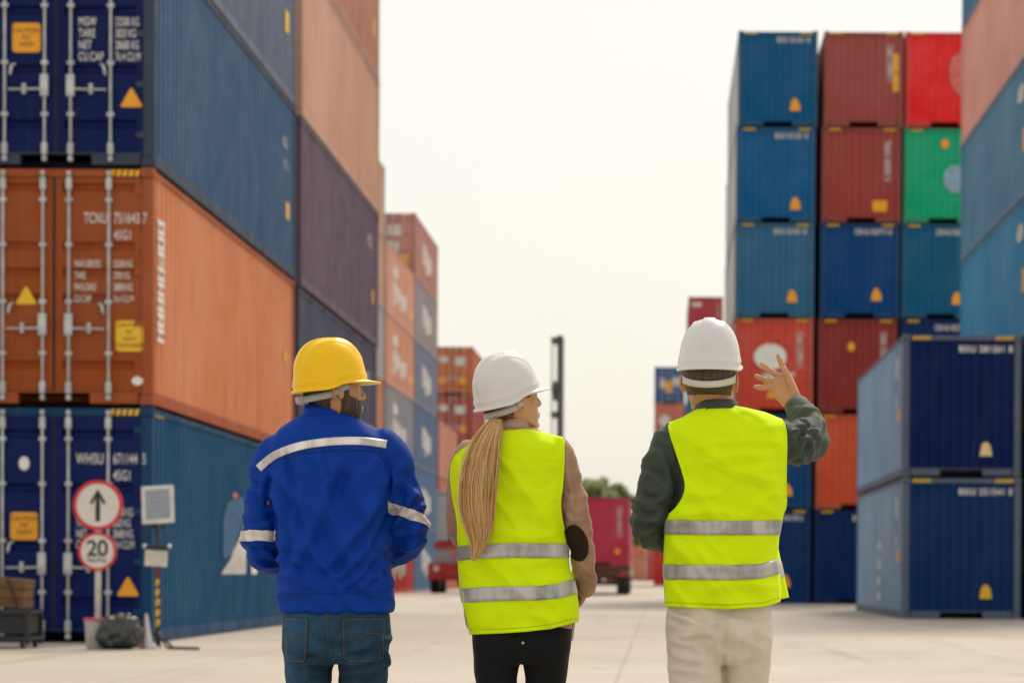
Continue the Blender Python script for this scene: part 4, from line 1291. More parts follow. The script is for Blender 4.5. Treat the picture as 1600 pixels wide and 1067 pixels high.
class Person:
    def __init__(s, px, label, head, yaw, pitch, scale, group="workers walking down the aisle"):
        s.base = V(px, 897); s.base.z = 0
        s.label, s.group = label, group
        s.hs = scale
        s.T = Matrix.Translation(V(*head)) @ Matrix.Rotation(R(-yaw), 4, 'Z') @ Matrix.Rotation(R(pitch), 4, 'X')
        s.body = bmesh.new()
        head_shape(s.body, s.T, scale)
    def finish(s, skin):
        bm = remesh(s.body, 0.0042, 3)
        shift(bm, -s.base)
        o = link("person", bm, skin, None, True)
        o.location = s.base
        tag(o, s.label, "person", s.group)
        s.root = o
        for q in (-1, 1):                                          # eyes and brows
            b = bmesh.new()
            bmesh.ops.create_uvsphere(b, u_segments=16, v_segments=10, radius=0.0105 * s.hs)
            for v in b.verts: v.co = s.T @ (v.co + Vector((q * 0.032, 0.0715, 0.0)) * s.hs)
            e = s.add("eye", b, EYEW, True)
            b = bmesh.new()
            lathe(b, [(0.0050, 0.0092), (0.0045, 0.0102), (0.001, 0.0109)], 14, (0, 0, 0), 'Y')
            for v in b.verts: v.co = s.T @ ((v.co + Vector((q * 0.032, 0.0715, 0.0))) * s.hs)
            s.add("iris", b, EYEB, True, e)
            b = bmesh.new()
            tube(b, [(*(s.T @ (Vector(k) * s.hs)), r_) for k, r_ in (((q * 0.014, 0.0905, 0.024), 0.0025), ((q * 0.034, 0.0860, 0.029), 0.003), ((q * 0.056, 0.068, 0.021), 0.002))], n=10, seg=8)
            s.add("eyebrow", b, HAIRD, True)
        return o
    def add(s, name, bm, mat, smooth=True, parent=None):
        shift(bm, -s.base)
        return link(name, bm, mat, parent or s.root, smooth)
    def helmet(s, mat, bandmat, rx, ry, h, zr, off=0.0, tilt=0.0, brim=0.045, drop=0.035, knob=True, dz=0.0, rnd_=0.72, span=(62, 298)):
        T = s.T @ Matrix.Rotation(R(tilt), 4, 'X') @ Matrix.Translation((0, off, zr))
        bm = bmesh.new()
        na, ne = 112, 26
        def rimz(a):                   # a = 0 front; rim steps down behind the ears
            c = math.cos(a)
            t = max(0.0, min(1.0, (0.35 - c) / 0.5))
            t = t * t * (3 - 2 * t)
            return -0.016 * t + 0.010 * max(0.0, 1 - abs(c) / 0.35) * (1 if c > -0.35 else 0)
        rows = []
        for i in range(ne + 1):
            t = i / ne * PI / 2
            row = []
            for j in range(na):
                a = 2 * PI * j / na
                ca, sa = math.cos(t) ** rnd_, math.sin(t) ** 0.98
                x, y = rx * ca * math.sin(a), ry * ca * math.cos(a)
                z = rimz(a) * (1 - sa) + h * sa
                p = Vector((x, y, z))
                rd = 0.0
                ax = abs(x)
                up = max(0.0, min(1.0, (sa - 0.30) / 0.2))
                rd += 0.0050 * up / (1 + math.exp((ax - 0.018) * 1500))
                rd += 0.0026 * up / (1 + math.exp((abs(ax - 0.050) - 0.007) * 1500)) * (1 if y < 0.085 else 0)
                rd += 0.0035 / (1 + math.exp((sa - 0.13) * 120)) * (1 if i else 0)
                p += Vector((x / rx, y / ry, 0.9 * sa)).normalized() * rd
                row.append(bm.verts.new(p))
            rows.append(row)
        def lip(j, out, dz_):
            a = 2 * PI * j / na
            f = max(0.0, math.cos(a)) ** 3.0
            o_ = out + f * brim * (out / 0.009)
            zz = rimz(a) + dz_ - f * 0.006 * (out / 0.009)
            return Vector(((rx + o_ * 0.9) * math.sin(a), (ry + o_) * math.cos(a), zz))
        low = rows[0]
        for out, dz_ in ((0.003, -0.004), (0.009, -0.007), (0.0095, -0.012), (0.007, -0.0135)):
            cur = [bm.verts.new(lip(j, out, dz_)) for j in range(na)]
            for j in range(na): bm.faces.new((low[(j + 1) % na], low[j], cur[j], cur[(j + 1) % na]))
            low = cur
        inn = [bm.verts.new(Vector(((rx - 0.006) * math.sin(2 * PI * j / na), (ry - 0.006) * math.cos(2 * PI * j / na), rimz(2 * PI * j / na) - 0.006))) for j in range(na)]
        for j in range(na): bm.faces.new((low[(j + 1) % na], low[j], inn[j], inn[(j + 1) % na]))
        prev = inn
        for t in (0.4, 0.8, 1.15):
            cur = [bm.verts.new(Vector(((rx - 0.006) * math.cos(t) * math.sin(2 * PI * j / na), (ry - 0.006) * math.cos(t) * math.cos(2 * PI * j / na), (h - 0.008) * math.sin(t)))) for j in range(na)]
            for j in range(na): bm.faces.new((prev[(j + 1) % na], prev[j], cur[j], cur[(j + 1) % na]))
            prev = cur
        bm.faces.new(prev)
        for a, b in zip(rows, rows[1:]):
            for j in range(na): bm.faces.new((a[j], a[(j + 1) % na], b[(j + 1) % na], b[j]))
        bmesh.ops.remove_doubles(bm, verts=bm.verts[:], dist=0.00005)
        bmesh.ops.recalc_face_normals(bm, faces=bm.faces[:])
        turn_to(bm, T)
        hm = s.add("hard_hat", bm, mat, True)
        # cradle strap round the back of the head
        bm = bmesh.new()
        prev = None
        for k in range(61):
            a = R(span[0] + k * (span[1] - span[0]) / 60)
            w_ = (math.cos(a - PI) + 0.5) / 1.5
            w_ = max(0.0, w_)
            x, y = (0.0775 * s.hs + 0.009) * math.sin(a), (0.100 * s.hs + 0.010) * math.cos(a) - 0.004 - off
            z = rimz(a) - 0.004 - drop * w_ ** 1.2 + dz
            hh = 0.026 - 0.004 * w_
            cur = [bm.verts.new(Vector((x * q, y * q, z + zz))) for q, zz in ((1.0, 0), (1.02, -hh), (0.985, -hh), (0.965, 0))]
            if prev:
                for m_ in range(4): bm.faces.new((prev[m_], cur[m_], cur[(m_ + 1) % 4], prev[(m_ + 1) % 4]))
            prev = cur
        bmesh.ops.recalc_face_normals(bm, faces=bm.faces[:])
        turn_to(bm, T)
        st = s.add("cradle_strap", bm, bandmat, True, hm)
        if knob:
            bm = bmesh.new()
            lathe(bm, [(0.004, -0.016), (0.013, -0.014), (0.0155, -0.009), (0.0155, 0.0), (0.019, 0.001), (0.019, 0.012)], 20, (0, -(0.100 * s.hs + 0.018) - off, rimz(PI) - drop - 0.014 + dz), 'Y')
            turn_to(bm, T)
            s.add("ratchet_knob", bm, bandmat, True, st)
        return hm
    def hair(s, mat, test, grow=1.05, lift=0.004, name="hair"):
        rings = skull_rings(1.0, 120, 180)
        bm = bmesh.new()
        vr = []
        for r in rings:
            row = []
            for p in r:
                g = noise.noise(Vector((p.x * 160, p.y * 160, p.z * 25))) * 0.0022
                d = Vector((p.x, p.y, p.z * 0.6)).normalized()
                row.append(bm.verts.new(s.T @ ((p + d * (lift + g)) * s.hs)))
            vr.append(row)
        m = len(vr[0])
        for i, (a, b) in enumerate(zip(vr, vr[1:])):
            for j in range(m):
                c = (rings[i][j] + rings[i + 1][(j + 1) % m]) / 2
                if test(c + Vector((0, 0.002 * noise.noise(c * 300), 0.003 * noise.noise(Vector((c.x * 400, c.y * 400, c.z * 40)))))): bm.faces.new((a[(j + 1) % m], a[j], b[j], b[(j + 1) % m]))
        for v in [v for v in bm.verts if not v.link_faces]: bm.verts.remove(v)
        o = s.add(name, bm, mat, True)
        sm = o.modifiers.new("thickness", 'SOLIDIFY'); sm.thickness = lift * 1.6; sm.offset = -1
        return o

def turn_to(bm, T):
    for v in bm.verts: v.co = T @ v.co
    bm.normal_update()

def bvh_of(bm):
    return BVHTree.FromBMesh(bm)

def patch(bvh, pts_fn, nu, nv, off, closed=False):
    """a grid laid on a garment: pts_fn(u, v) gives photograph px; rays come from the camera side"""
    bm = bmesh.new()
    grid = []
    for i in range(nu + 1):
        col = []
        for j in range(nv + 1):
            px, py = pts_fn(i / nu, j / nv)
            a, b = V(px, py, -1.2), V(px, py, 0.6)
            d = (b - a).normalized()
            hit, nrm, _, _ = bvh.ray_cast(a, d)
            col.append(None if hit is None else bm.verts.new(hit - d * off))
        grid.append(col)
    for i in range(nu):
        for j in range(nv):
            q = (grid[i][j], grid[i + 1][j], grid[i + 1][j + 1], grid[i][j + 1])
            if all(q) and max((q[0].co - q[2].co).length, (q[1].co - q[3].co).length) < 0.05: bm.faces.new(q)
    for v in [v for v in bm.verts if not v.link_faces]: bm.verts.remove(v)
    bm.normal_update()
    if sum(f.normal.y for f in bm.faces) > 0:
        bmesh.ops.reverse_faces(bm, faces=bm.faces[:])
    return bm
def line_patch(bvh, path, width, off, n=60):
    pts = catmull(path, n + 1)
    def fn(u, v):
        i = min(int(u * n), n)
        a, b = pts[max(i - 1, 0)], pts[min(i + 1, n)]
        dx, dy = b[0] - a[0], b[1] - a[1]
        l = math.hypot(dx, dy) or 1
        return pts[i][0] - dy / l * width * (v - 0.5), pts[i][1] + dx / l * width * (v - 0.5)
    return patch(bvh, fn, n, 4, off)
def band(bm_src, c0, c1, nrm, width, off, keep):
    """ring cut out of a garment between two parallel planes through px points"""
    bm = bm_src.copy()
    p0 = V(*c0); n_ = Vector(nrm).normalized()
    for sgn in (1, -1):
        bmesh.ops.bisect_plane(bm, geom=bm.verts[:] + bm.edges[:] + bm.faces[:], plane_co=p0 + n_ * sgn * width / 2, plane_no=n_ * sgn, clear_outer=True)
    dele = [f for f in bm.faces if not keep(f.calc_center_median())]
    bmesh.ops.delete(bm, geom=dele, context='FACES')
    bm.normal_update()
    for v in bm.verts: v.co += v.normal * off
    return bm
def thick(o, t, off=1.0):
    m = o.modifiers.new("thickness", 'SOLIDIFY'); m.thickness = t; m.offset = off
    return o

class Vest:
    """sleeveless vest: tables by height; l, r = edges of the panel, wl, wr = edges of the chest under it"""
    def __init__(s, rows, top, hem, seed, bvh, amp=0.005):
        s.rows, s.top, s.hem, s.seed, s.bvh, s.amp = rows, top, hem, seed, bvh, amp
        s.pb, s.pt = rows[0][0], rows[-1][0]
        s.tab = catmull(rows, 240)
    def tabv(s, v):
        py = s.pb + (s.pt - s.pb) * v
        lo, hi = 0, len(s.tab) - 1
        while hi - lo > 1:
            m = (lo + hi) // 2
            if s.tab[m][0] > py: lo = m
            else: hi = m
        return s.tab[lo]
    def lerp(s, t, u):
        for (a, b), (c, d) in zip(t, t[1:]):
            if u <= c: return b + (d - b) * (u - a) / (c - a)
        return t[-1][1]
    def point(s, u, v, side, off=0.0):
        _, l, r, wl, wr, db, df = s.tabv(v)
        q = (u + 1) / 2
        px = l + (r - l) * q
        py = s.lerp(s.hem, q) * (1 - v) + s.lerp(s.top, q) * v
        x = (px - (wl + wr) / 2) / ((wr - wl) / 2)
        x = max(-1.0, min(1.0, x))
        D = db if side < 0 else df
        if off: px += math.copysign(off / KP * abs(u) ** 6, u)
        dy = side * D * (1 - abs(x) ** 2.5) ** (1 / 2.1)
        p = V(px, py, dy)
        edge = min(1.0, (1 - abs(u)) * 6)
        n1 = nz(p, 5, 3, 13, s.seed); n2 = nz(p, 11, 4, 7, s.seed + 3); n3 = nz(Vector((p.x + p.z * 0.8, p.y, p.z)), 9, 3, 3, s.seed + 9)
        n4 = nz(p, 24, 5, 30, s.seed + 2)
        f = 1.6 * (ridge(n1) * 0.45 + ridge(n3) * 0.5 + n2 * 0.5 + 0.18 * n4) * s.amp * 2.3
        dy += side * f * (0.35 + 0.65 * edge) 
        if s.bvh is not None and side < 0:
            a = V(px, py, -1.0); b = V(px, py, 0.3)
            hit = s.bvh.ray_cast(a, (b - a).normalized())[0]
            if hit is not None: dy = min(dy, hit.y - YPEO - 0.009)
        if s.bvh is not None and side > 0:
            a = V(px, py, 1.0); b = V(px, py, -0.3)
            hit = s.bvh.ray_cast(a, (b - a).normalized())[0]
            if hit is not None: dy = max(dy, min(hit.y - YPEO, df + 0.03) + 0.009)
        return V(px, py, dy + side * off)
    def mesh(s, nu=84, nv=110):
        bm = bmesh.new()
        gr = {}
        for side in (-1, 1):
            for i in range(nu + 1):
                for j in range(nv + 1):
                    u, v = -1 + 2 * i / nu, j / nv
                    gr[side, i, j] = bm.verts.new(s.point(u, v, side))
        # let the two panels share their side seams and shoulder seams
        for side in (-1, 1):
            for i in range(nu):
                for j in range(nv):
                    q = [gr[side, i, j], gr[side, i + 1, j], gr[side, i + 1, j + 1], gr[side, i, j + 1]]
                    bm.faces.new(q if side < 0 else q[::-1])
        for i in range(nu):
            q = [gr[-1, i, nv], gr[-1, i + 1, nv], gr[1, i + 1, nv], gr[1, i, nv]]
            bm.faces.new(q)
        bmesh.ops.remove_doubles(bm, verts=bm.verts[:], dist=0.0004)
        return bm
    def side_gap(s, bm):
        return bm
    def strip(s, py_l, py_r, w, off=0.0065, nu=84, u0=-0.992, u1=0.992, side=-1):
        bm = bmesh.new()
        prev = None
        for i in range(nu + 1):
            u = u0 + (u1 - u0) * i / nu
            q = (u + 1) / 2
            pc = py_l + (py_r - py_l) * q if not isinstance(py_l, list) else s.lerp(py_l, q)
            cur = []
            for k in range(5):
                py = pc - w / 2 + w * k / 4
                b, t = s.lerp(s.hem, q), s.lerp(s.top, q)
                v = (py - b) / (t - b)
                cur.append(bm.verts.new(s.point(u, v, side, off)))
            if prev:
                for k in range(4): bm.faces.new((prev[k], cur[k], cur[k + 1], prev[k + 1]))
            prev = cur
        bm.normal_update()
        if (sum(f.normal.y for f in bm.faces) > 0) == (side < 0): bmesh.ops.reverse_faces(bm, faces=bm.faces[:])
        return bm

LIME_SEAM = fabric("lime_seam", (0.42, 0.62, 0.002), 0.8, 0.05, 0.0)
def finish_vest(P, vest, vt, arm_v):
    """hem seam and the bound edges of the armholes"""
    thick(P.add("hem_seam", vt.strip([(q, py - 7) for q, py in vt.hem], None, 0.9, off=0.0045), LIME_SEAM, True, vest), 0.0006)
    for u in (-1, 1):
        for nm, a, b in (("armhole_binding", arm_v, 0.985),):
            bm = bmesh.new()
            pts = []
            for k in range(30):
                p = vt.point(u * 0.995, a + (b - a) * k / 29, -1, 0.002)
                pts.append((*p, 0.0036))
            tube(bm, pts, seg=8)
            P.add(nm, bm, LIME, True, vest)
def skin_mat(name, c):
    n = N(name)
    f = n.ramp(n.noise(18, 4), 0.3, 0.7)
    n.col(n.mix(f, tint(c, 0.9), tint(c, 1.08)))
    n.rough(0.48)
    n.b.inputs['Subsurface Weight'].default_value = 0.12
    n.b.inputs['Subsurface Radius'].default_value = (0.010, 0.004, 0.002)
    n.bump(n.noise(300, 3), 0.12, 0.002)
    return n.m
def hair_mat(name, c, strand=(90, 90, 6)):
    n = N(name)
    f = n.ramp(n.noise(1.0, 4, 0.6, strand), 0.3, 0.7)
    n.col(n.mix(f, tint(c, 0.5), tint(c, 1.35)))
    n.rough(0.5)
    n.bump(n.noise(2.0, 3, 0.6, strand), 0.5, 0.004)
    return n.m
EYEW = simple("eye_white", (0.75, 0.72, 0.70), 0.2, var=0.02)
EYEB = simple("iris_brown", (0.03, 0.016, 0.008), 0.15)
HAIRD = hair_mat("dark_hair", (0.055, 0.029, 0.015))
HATY = simple("hat_yellow", (0.95, 0.56, 0.0), 0.30, var=0.03, bump=0, spec=0.3)
HATW = simple("hat_white", (0.72, 0.685, 0.68), 0.30, var=0.03, bump=0)
STRAPG = simple("strap_grey", (0.42, 0.41, 0.41), 0.5, var=0.1, bump=0)
STRAPW = simple("strap_cream", (0.66, 0.63, 0.55), 0.5, var=0.08, bump=0)
def tape_mat(name, c):
    n = N(name)
    f = n.ramp(n.noise(6, 3, 0.5, (3, 1, 0.7), 0.5), 0.36, 0.62)
    n.col(n.mix(f, tint(c, 0.70), tint(c, 1.15)))
    n.rough(0.42); n.b.inputs['Metallic'].default_value = 0.25
    n.bump(n.noise(700, 2), 0.15, 0.0008)
    return n.m
TAPE = tape_mat("reflective_tape", (0.46, 0.45, 0.44))
TAPEW = tape_mat("reflective_tape_pale", (0.74, 0.68, 0.66))
LIME = fabric("fluorescent_fabric", (0.70, 0.92, 0.001), 0.75, 0.04, 0.0, 700, 0.15)
BLUEF = fabric("blue_twill", (0.0004, 0.042, 0.33), 0.72, 0.10, 0.0, 900, 0.18)
DENIM = N("denim")
_f = DENIM.ramp(DENIM.noise(4.5, 5, 0.6, (1.2, 1, 0.6)), 0.38, 0.72)
_c = DENIM.mix(_f, (0.0015, 0.009, 0.030), (0.022, 0.082, 0.175))
_g = DENIM.noise(260, 2, 0.5, (1, 1, 0.25))
DENIM.col(DENIM.mix(DENIM.mul(_g, 0.45), _c, (0.08, 0.17, 0.24)))
DENIM.b.inputs['Specular IOR Level'].default_value = 0.15; DENIM.rough(0.85); DENIM.bump(_g, 0.25, 0.001); DENIM = DENIM.m
STITCH = simple("stitching", (0.13, 0.085, 0.05), 0.8, bump=0)
SHOE = simple("shoe_leather", (0.02, 0.017, 0.015), 0.45)
def shoes(P, spots, mat=SHOE):
    for px, dy in spots:
        b = V(px, 897, dy)
        bm = bmesh.new()
        lathe_pts = [(b.x, b.y - 0.10, 0.045, 0.034), (b.x, b.y - 0.06, 0.055, 0.046), (b.x, b.y + 0.02, 0.05, 0.044), (b.x, b.y + 0.10, 0.042, 0.046), (b.x, b.y + 0.16, 0.034, 0.036)]
        tube(bm, lathe_pts, n=16, seg=18)
        tube(bm, [(b.x, b.y - 0.06, 0.05, 0.042), (b.x, b.y - 0.05, 0.14, 0.042)], seg=16)
        bm2 = remesh(bm, 0.006, 3)
        for v in bm2.verts: v.co.z = max(v.co.z, 0.012)
        o = P.add("shoe", bm2, mat)
        bm = bmesh.new(); tube(bm, [(b.x, b.y - 0.115, 0.012, 0.036), (b.x, b.y - 0.05, 0.012, 0.047), (b.x, b.y + 0.03, 0.012, 0.043), (b.x, b.y + 0.10, 0.012, 0.049), (b.x, b.y + 0.175, 0.012, 0.036)], n=14, seg=16)
        for v in bm.verts: v.co.z = 0.0 if v.co.z < 0.012 else 0.02
        P.add("sole", bm, M['rubber'], False, o)
# =================================================================== man in blue, yellow hard hat
P = Person(522, "person in royal blue work jacket, jeans and yellow hard hat, looking right", (521, 607), 63, 4, 1.0)
torso(P.body, [(648, 484, 540, .05, .05, 2), (676, 462, 560, .065, .06, 2.1), (710, 440, 594, .085, .08, 2.4), (760, 445, 595, .10, .095, 2.5), (860, 450, 592, .10, .10, 2.4), (960, 460, 590, .085, .085, 2.3), (1005, 466, 584, .07, .07, 2.3)])
tube(P.body, [(*V(515, 655, .0), .058), (*V(518, 625, .01), .056), (*V(520, 605, .01), .055)], n=8)
limb(P.body, [(437, 706, 0, 18), (420, 724, .005, 20), (410, 765, .01, 20), (408, 820, .02, 19), (405, 852, .04, 18), (420, 872, .11, 16), (455, 872, .185, 15), (510, 856, .235, 13), (575, 834, .205, 12)], n=60)
limb(P.body, [(592, 700, 0, 18), (614, 714, .005, 20), (629, 760, .01, 20), (638, 808, .02, 20), (641, 832, .045, 18), (624, 856, .12, 17), (580, 864, .19, 16), (530, 858, .235, 13), (482, 840, .225, 12)], n=60)
hand(P.body, V(572, 833, .20), (0.62, -0.35, 0.10), (0.2, 0.9, -0.2), False, 0.95, (8, 10, 14, 18))
hand(P.body, V(484, 841, .22), (-0.9, 0.1, 0.05), (0.0, -1, -0.1), True, 0.95)
limb(P.body, [(490, 985, 0, 26), (484, 1060, 0, 25), (485, 1110, 0, 23), (487, 1190, 0.0, 19), (488, 1240, -.01, 19), (488, 1290, -.01, 12)], flat=1.1)
limb(P.body, [(562, 985, 0, 26), (567, 1060, 0.01, 25), (567, 1110, 0.02, 23), (566, 1190, 0.03, 19), (566, 1240, .01, 19), (566, 1290, .0, 12)], flat=1.1)
P.finish(skin_mat("tan_skin", (0.52, 0.26, 0.14)))
P.helmet(HATY, STRAPG, 0.106, 0.124, 0.142, 0.022, -0.010, 2, 0.040, 0.022, True, span=(75, 285))
P.hair(HAIRD, lambda c: (c.z < 0.06) and ((c.y < -0.036 and c.z > -0.078) or (c.z > 0.022 and c.y < 0.03) or (0.004 < c.y < 0.026 and c.z > -0.04 and abs(c.x) > 0.03)), lift=0.004)
P.hair(HAIRD, lambda c: c.z < -0.030 and c.y > 0.000 and c.z < -0.030 - 0.35 * max(0, c.y - 0.030) and not (c.y > 0.074 and c.z > -0.086 and abs(c.x) < 0.024), lift=0.006, name="beard")
# jacket
bm = bmesh.new()
torso(bm, [(648, 470, 552, .075, .07, 2.0), (660, 452, 572, .085, .08, 2.1), (674, 432, 594, .095, .09, 2.3), (692, 420, 610, .107, .10, 2.5), (720, 420, 614, .122, .115, 2.6), (770, 428, 611, .132, .13, 2.6), (830, 434, 609, .134, .14, 2.6),
           (880, 436, 611, .132, .14, 2.6), (915, 433, 615, .132, .138, 2.6), (934, 434, 617, .128, .132, 2.6), (953, 438, 616, .122, .125, 2.6), (956, 440, 614, .116, .12, 2.6)], n=80)
limb(bm, [(437, 700, 0, 26), (421, 722, .005, 28), (412, 765, .01, 27.5), (409, 820, .02, 27.5), (406, 852, .04, 27), (420, 872, .11, 25), (455, 872, .185, 24), (510, 856, .235, 20), (560, 838, .215, 18)], n=60, seg=32)
limb(bm, [(592, 690, 0, 27), (613, 712, .005, 28.5), (627, 760, .01, 28.5), (637, 808, .02, 29), (640, 832, .045, 28), (624, 856, .12, 27), (580, 864, .19, 24), (530, 858, .235, 20), (490, 842, .23, 18)], n=60, seg=32)
jb = remesh(bm, 0.0062, 9)
crease(jb, [
    (440, 790, -.05, .26, (0.8, 0, 0.45), 15, .0075, 1), (600, 790, -.05, .26, (0.8, 0, -0.45), 15, .0085, 4),
    (520, 800, -.13, .36, (1, 0, 0.25), 9, .0085, 8), (520, 900, -.13, .26, (0.75, 0, 0.6), 13, .008, 2), (590, 900, -.08, .18, (0.4, 0, 1), 18, .007, 3), (455, 905, -.08, .16, (0.3, 0, 1), 18, .006, 7),
    (405, 770, 0, .17, (0.45, 0, 1), 18, .006, 12), (400, 855, .02, .14, (0.25, 0.3, 1), 24, .007, 14), (636, 775, 0, .18, (-0.5, 0, 1), 18, .0065, 15), (645, 845, .02, .14, (-0.3, 0.3, 1), 24, .007, 18),
    (430, 700, 0, .12, (1, 0, 0.5), 20, .004, 19), (600, 700, 0, .12, (1, 0, -0.5), 20, .004, 20), (520, 690, -.1, .2, (0.3, 0, 1), 14, .003, 21)], base=0.0020, AM=2.4, lines=[
    ([(443, 716), (449, 745), (462, 785), (470, 830)], 6, .011), ([(436, 740), (446, 790), (450, 850), (444, 900)], 7, .011), ([(455, 775), (480, 830), (486, 880)], 7, -.008),
    ([(504, 704), (508, 728), (514, 756)], 5, .010), ([(536, 712), (526, 750), (508, 800), (480, 860), (455, 905)], 10, .012), ([(588, 716), (600, 735), (602, 770)], 6, .012),
    ([(600, 765), (575, 815), (540, 860), (505, 895)], 9, .013), ([(604, 800), (588, 840), (560, 880), (530, 905)], 7, .011), ([(606, 845), (585, 872), (566, 900), (540, 918)], 6, .010), ([(612, 880), (590, 900), (570, 916)], 5, .008),
    ([(437, 865), (455, 885), (480, 908)], 6, .009), ([(500, 880), (520, 900), (545, 915)], 6, -.007), ([(470, 900), (492, 914), (515, 919)], 4, .006),
    ([(425, 735), (412, 765), (418, 800)], 7, .011), ([(395, 790), (415, 800), (433, 792)], 5, .009), ([(388, 860), (405, 868), (428, 862)], 5, .010), ([(392, 820), (410, 822), (432, 812)], 4, .007), ([(394, 872), (412, 882), (430, 884)], 4, .008),
    ([(612, 735), (622, 765), (618, 800)], 7, .012), ([(626, 745), (644, 770), (652, 790)], 6, .009), ([(615, 835), (635, 836), (660, 825)], 5, .010), ([(612, 850), (632, 854), (652, 843)], 5, .010), ([(612, 872), (625, 868), (640, 858)], 4, .007)])
# waistband: draw the hem in
for v in jb.verts:
    py = HOR - (v.co.z - CAMH) / KP
    if 921 < py < 925: v.co += v.normal * -0.0022
BV1 = bvh_of(jb)
jk_for_strip = jb.copy()
jacket = P.add("jacket", jb, BLUEF)
# collar
bm = bmesh.new()
prev = None
for k in range(57):
    a = R(-62 + k * 304 / 56 + 90 + 90)
    a = 2 * PI * k / 56
    cx, cy = 508, 0.0
    rows = []
    for (ry_, rx_, py, dd) in ((0.078, 0.0775, 660, 0), (0.070, 0.072, 645, 0), (0.066, 0.0685, 637.5, 0), (0.0615, 0.0645, 637.5, 0), (0.065, 0.068, 652, 0)):
        slope = -4 * math.cos(a) - 3.0 * math.sin(a)
        p = V(cx, py - slope * 0.8, 0.004)
        rows.append(bm.verts.new((p.x + rx_ * math.cos(a), p.y + ry_ * math.sin(a), p.z)))
    if prev:
        for i in range(4): bm.faces.new((prev[i], rows[i], rows[i + 1], prev[i + 1]))
    prev = rows
bmesh.ops.remove_doubles(bm, verts=bm.verts[:], dist=0.0002)
bmesh.ops.recalc_face_normals(bm, faces=bm.faces[:])
for v in bm.verts: v.co += Vector((nz(v.co, 20, 20, 30), nz(v.co, 20, 20, 30, 4), nz(v.co, 14, 14, 14, 7))) * 0.0025
P.add("collar", bm, BLUEF, True, jacket)
# reflective tape and seams
thick(P.add("reflective_strip", line_patch(BV1, [(404, 732), (421, 717), (438, 707), (466, 697.5), (496, 692), (530, 689), (565, 689), (604, 694)], 12.5, 0.003), TAPEW, True, jacket), 0.0015)
thick(P.add("yoke_seam", line_patch(BV1, [(440, 716), (470, 708), (520, 703), (570, 703), (603, 706)], 1.6, 0.002), fabric("blue_seam", (0.003, 0.03, 0.22)), True, jacket), 0.001)
thick(P.add("hem_seam", line_patch(BV1, [(437, 923), (480, 926), (540, 926), (615, 921)], 1.5, 0.002), fabric("blue_seam", (0.003, 0.03, 0.22)), True, jacket), 0.001)
xl = V(436, 800).x; xr = V(607, 800).x
P.add("reflective_strip", band(jk_for_strip, (408, 840, .02), None, (0.02, 0.12, 1), 0.034, 0.003, lambda c: c.x < xl - 0.0 and c.y < YPEO + 0.25), TAPEW, True, jacket)
P.add("reflective_strip", band(jk_for_strip, (636, 805, .02), None, (0.30, 0.15, 1), 0.033, 0.003, lambda c: c.x > xr and c.y < YPEO + 0.25), TAPEW, True, jacket)
# jeans
bm = bmesh.new()
torso(bm, [(915, 452, 602, .10, .10, 2.4), (945, 447, 606, .108, .10, 2.5), (975, 442, 610, .122, .10, 2.5), (1000, 441, 611, .126, .10, 2.5), (1020, 442, 610, .118, .095, 2.5), (1032, 446, 606, .10, .085, 2.5)], n=30)
limb(bm, [(482, 1000, -.005, 40), (482, 1040, 0, 38), (482.5, 1067, 0, 35.5), (484, 1110, .005, 32), (487, 1180, .0, 28), (488, 1240, -.01, 25), (488, 1300, -.01, 23)], flat=1.18, up=(1, 0, 0), n=60, seg=36)
limb(bm, [(568, 1000, -.005, 41), (567.5, 1040, 0.01, 39), (567, 1067, 0.015, 38), (566, 1110, .025, 34), (566, 1180, .03, 28), (566, 1240, .01, 25), (566, 1300, .0, 23)], flat=1.18, up=(1, 0, 0), n=60, seg=36)
tb = remesh(bm, 0.0065, 6)
crease(tb, [(523, 1020, -.1, .16, (0.4, 0, 1), 20, .007, 31), (480, 1040, -.08, .14, (0.3, 0, 1), 20, .006, 33), (570, 1035, -.08, .15, (-0.35, 0, 1), 20, .008, 34), (600, 1020, -.05, .12, (-0.2, 0, 1), 22, .007, 36), (525, 960, -.1, .13, (0.2, 0, 1), 24, .004, 37),
           (487, 1190, 0, .2, (0.2, 0, 1), 14, .006, 38), (566, 1190, 0, .2, (-0.2, 0, 1), 14, .006, 39), (488, 1280, 0, .12, (0, 0, 1), 22, .007, 40), (566, 1280, 0, .12, (0, 0, 1), 22, .007, 41)], base=0.0016, lines=[([(535, 1000), (560, 985), (595, 990)], 6, .008), ([(530, 1035), (560, 1030), (600, 1020)], 5, .010), ([(535, 1050), (570, 1048), (600, 1038)], 5, .009), ([(448, 1025), (475, 1035), (505, 1030)], 5, .009), ([(452, 1045), (480, 1052), (508, 1046)], 5, .008), ([(598, 1010), (606, 1025), (600, 1045)], 5, .010)])
